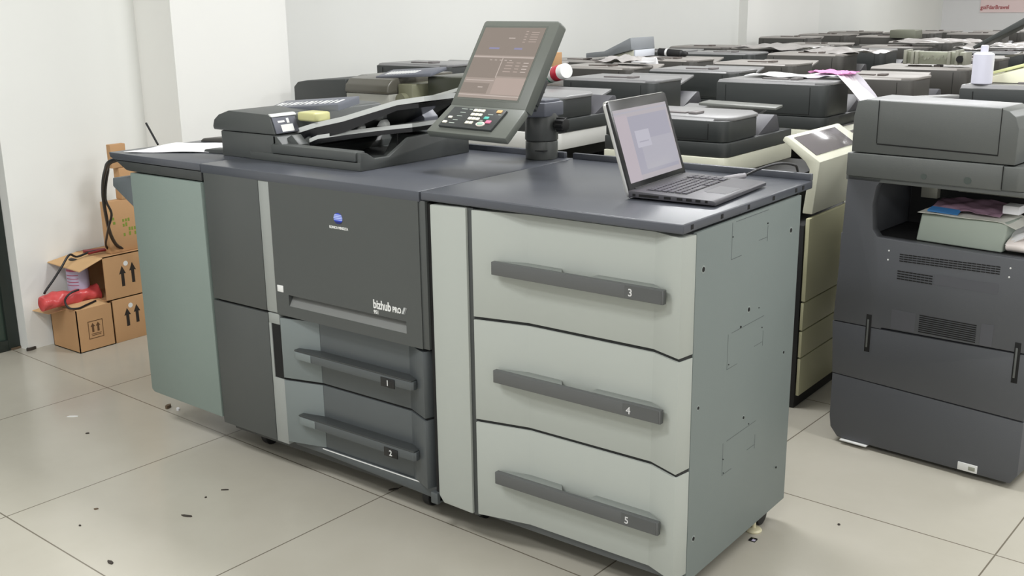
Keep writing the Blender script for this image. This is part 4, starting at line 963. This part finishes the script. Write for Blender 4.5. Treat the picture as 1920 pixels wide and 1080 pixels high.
b = MB(); b.prism([(-1.47, 1.12), (-1.47, 1.185), (-1.465, 1.190), (-1.245, 1.190), (-1.24, 1.185), (-1.235, 1.115)], 'y', 8.05, 8.25, None, .003); tag(b.build('grey_box', mat('box_olive', (120, 122, 108), .5), None), 'square olive-grey box on the farthest copiers', 'box')
# raised black lid at the right edge
b = MB(); b.hexa([(.21, 4.5, 1.19), (.70, 4.5, 1.46), (.70, 4.75, 1.46), (.21, 4.75, 1.19), (.20, 4.5, 1.205), (.66, 4.5, 1.49), (.66, 4.75, 1.49), (.20, 4.75, 1.205)], None, .004)
tag(b.build('scanner_lid', CHAR, None), 'raised black scanner lid at the far right edge', 'scanner lid')
# plastic film over some of the copiers
FILMM = mat('dusty_film', (176, 172, 170), .22, 0, .6, 60, .15, 12)
films = [(-1.62, 5.15, .55, .40, 1.135, 'film crumpled over a copier behind the black cylinder'), (-.95, 4.70, .50, .35, 1.135, 'film over the fourth copier of the post row'), (-.9, 6.35, .6, .35, 1.14, 'film over a far copier of the post row'), (-.2, 5.6, .55, .35, 1.14, 'film left of the white spray can, far back'), (.50, 4.1, .55, .4, 1.17, 'film bundle under the raised black lid'), (-1.62, 3.35, .30, .25, 1.135, 'film on the copier left of the white card')]
for i, (x, y, w, d, z, lb) in enumerate(films):
    b = MB(); b.grid(crump(lambda u, v: (x+w*u+.03*math.sin(9*v+i), y+d*v+.03*math.sin(7*u+i), z+.012+.020*math.sin(math.pi*u)*math.sin(math.pi*v)), .016, 40+i), 24, 18, None, .0008)
    tag(b.build('plastic_film', FILMM, None, 70), 'greyish plastic '+lb, 'plastic sheet', 'plastic sheets on the copiers')
# poster with red lettering on the back wall
b = MB(); b.box(-2.24, 13.985, 1.255, -1.2, 13.999, 1.75, None, 0); ps = b.build('poster', mat('poster_pink', (238, 216, 216), .6), None)
text('lettering', 'goiFdarBrawel', .075, frontM(-2.05, 13.983, 1.30), mat('poster_red', (176, 96, 100), .6), None, .002, align='CENTER', sx=.85)
lt_ = bpy.data.objects['lettering'] if False else [o for o in COL.objects if o.name.startswith('lettering') and o.parent is None][0]
tag(ps, 'pale pink poster with red lettering on the far wall', 'poster'); lt_.parent = ps; lt_.data.transform(Matrix.Translation(-ps.location))

# ------------------------------------------------------------------ litter on the floor
def scrap(px, py, w, h, m, label, sd, t=.003):
    p = at(px, py, z=0); rnd = random.Random(sd)
    a = rnd.uniform(0, 3.14); n = 9; b = MB()
    pl = [(p.x+(w*math.cos(2*math.pi*k/n)*rnd.uniform(.6, 1)*math.cos(a)-h*math.sin(2*math.pi*k/n)*rnd.uniform(.6, 1)*math.sin(a)), p.y+(w*math.cos(2*math.pi*k/n)*rnd.uniform(.6, 1)*math.sin(a)+h*math.sin(2*math.pi*k/n)*rnd.uniform(.6, 1)*math.cos(a))) for k in range(n)]
    pl = [(p.x+w*math.cos(2*math.pi*k/n)*math.cos(a)*rr-h*math.sin(2*math.pi*k/n)*math.sin(a)*rr, p.y+w*math.cos(2*math.pi*k/n)*math.sin(a)*rr+h*math.sin(2*math.pi*k/n)*math.cos(a)*rr) for k in range(n) for rr in (rnd.uniform(.65, 1),)]
    b.prism(pl, 'z', .0, t, None, 0)
    tag(b.build('scrap', m, None), label, 'litter', 'litter on the floor')
DK = mat('litter_dark', (58, 52, 46), .8); BR = mat('litter_brown', (96, 80, 62), .8)
scrap(350, 968, .022, .006, DK, 'dark twig-like scrap on the tile left of the printer front', 1)
scrap(207, 1055, .016, .006, DK, 'dark scrap nearest the bottom left of the floor', 2)
scrap(137, 781, .028, .008, WHITE, 'white paper scrap on the floor left of the teal panel', 3, .0015)
scrap(164, 813, .008, .005, DK, 'small dark crumb just below the white paper scrap', 4)
scrap(316, 765, .018, .010, BR, 'brown lump on the floor under the teal panel', 5, .012)
scrap(334, 768, .014, .008, PAPER, 'pale crumb beside the brown lump under the teal panel', 6, .006)
scrap(738, 918, .020, .006, DK, 'dark scrap on the tile joint below the lower printer drawer', 7)
scrap(422, 919, .014, .003, DK, 'thin dark sliver on the tile joint in front of the printer', 8)
scrap(386, 933, .005, .004, DK, 'tiny dark speck left of the thin sliver', 9)
scrap(58, 656, .03, .016, DK, 'dark crumpled litter at the wall end by the doorway', 10, .012)
scrap(25, 655, .04, .014, BR, 'brownish litter in the doorway', 11, .010)
scrap(1573, 984, .006, .005, DK, 'dark crumb on the floor right of the cabinet caster', 12)
scrap(180, 955, .008, .004, BR, 'faint brown crumb on the left floor tile', 13)
scrap(150, 986, .005, .004, DK, 'tiny dark crumb below the faint brown one', 14)
p = at(1412, 1013, z=0); b = MB(); b.box(p.x-.010, p.y-.010, 0, p.x+.010, p.y+.010, .004, BLACKG, .001); b.box(p.x+.0, p.y-.010, .003, p.x+.009, p.y-.001, .0046, LILAC, 0)
tag(b.build('glossy_chip', BLACKG, None), 'small glossy black and lilac square on the floor beside the cabinet foot', 'litter')

# ------------------------------------------------------------------ light
def lamp(x, y, sx, sy, e, i):
    t = thing('ceiling_light', 'flush white ceiling panel light, %s along the room' % i, 'light', (x, y, 2.99), 0, 'ceiling lights')
    b = MB(); b.box(x-sx/2-.02, y-sy/2-.02, 2.985, x+sx/2+.02, y+sy/2+.02, 3.0, None, .002); b.build('housing', WHITE, t)
    li = bpy.data.lights.new('lamp', 'AREA'); li.shape = 'RECTANGLE'; li.size = sx; li.size_y = sy; li.energy = e; li.color = (.985, .99, 1)
    o = bpy.data.objects.new('lamp', li); COL.objects.link(o); o.location = (x, y, 2.98)
    return t
for i, (x, y) in enumerate(((-.7, -1.7), (1.8, -2.6), (4.4, -2.6), (-.2, 1.2), (2.4, 1.2), (4.8, .6), (-.8, 3.8), (2.4, 3.8), (-.6, 7.2), (2.4, 7.2), (-.6, 10.8), (2.4, 10.8))):
    lamp(x, y, 1.2, .5, 60 if i == 0 else 50 if i == 3 else 49 if i > 5 else 42, ORD[i])
w = bpy.data.worlds.new('world'); sc.world = w; w.use_nodes = True
w.node_tree.nodes['Background'].inputs['Color'].default_value = (1, 1, 1.0, 1); w.node_tree.nodes['Background'].inputs['Strength'].default_value = .95
vs = sc.view_settings; vs.view_transform = 'Standard'; vs.look = 'None'; vs.gamma = 1; vs.exposure = 0; vs.use_curve_mapping = False
for o in COL.objects:
    if '_o' in o: del o['_o']
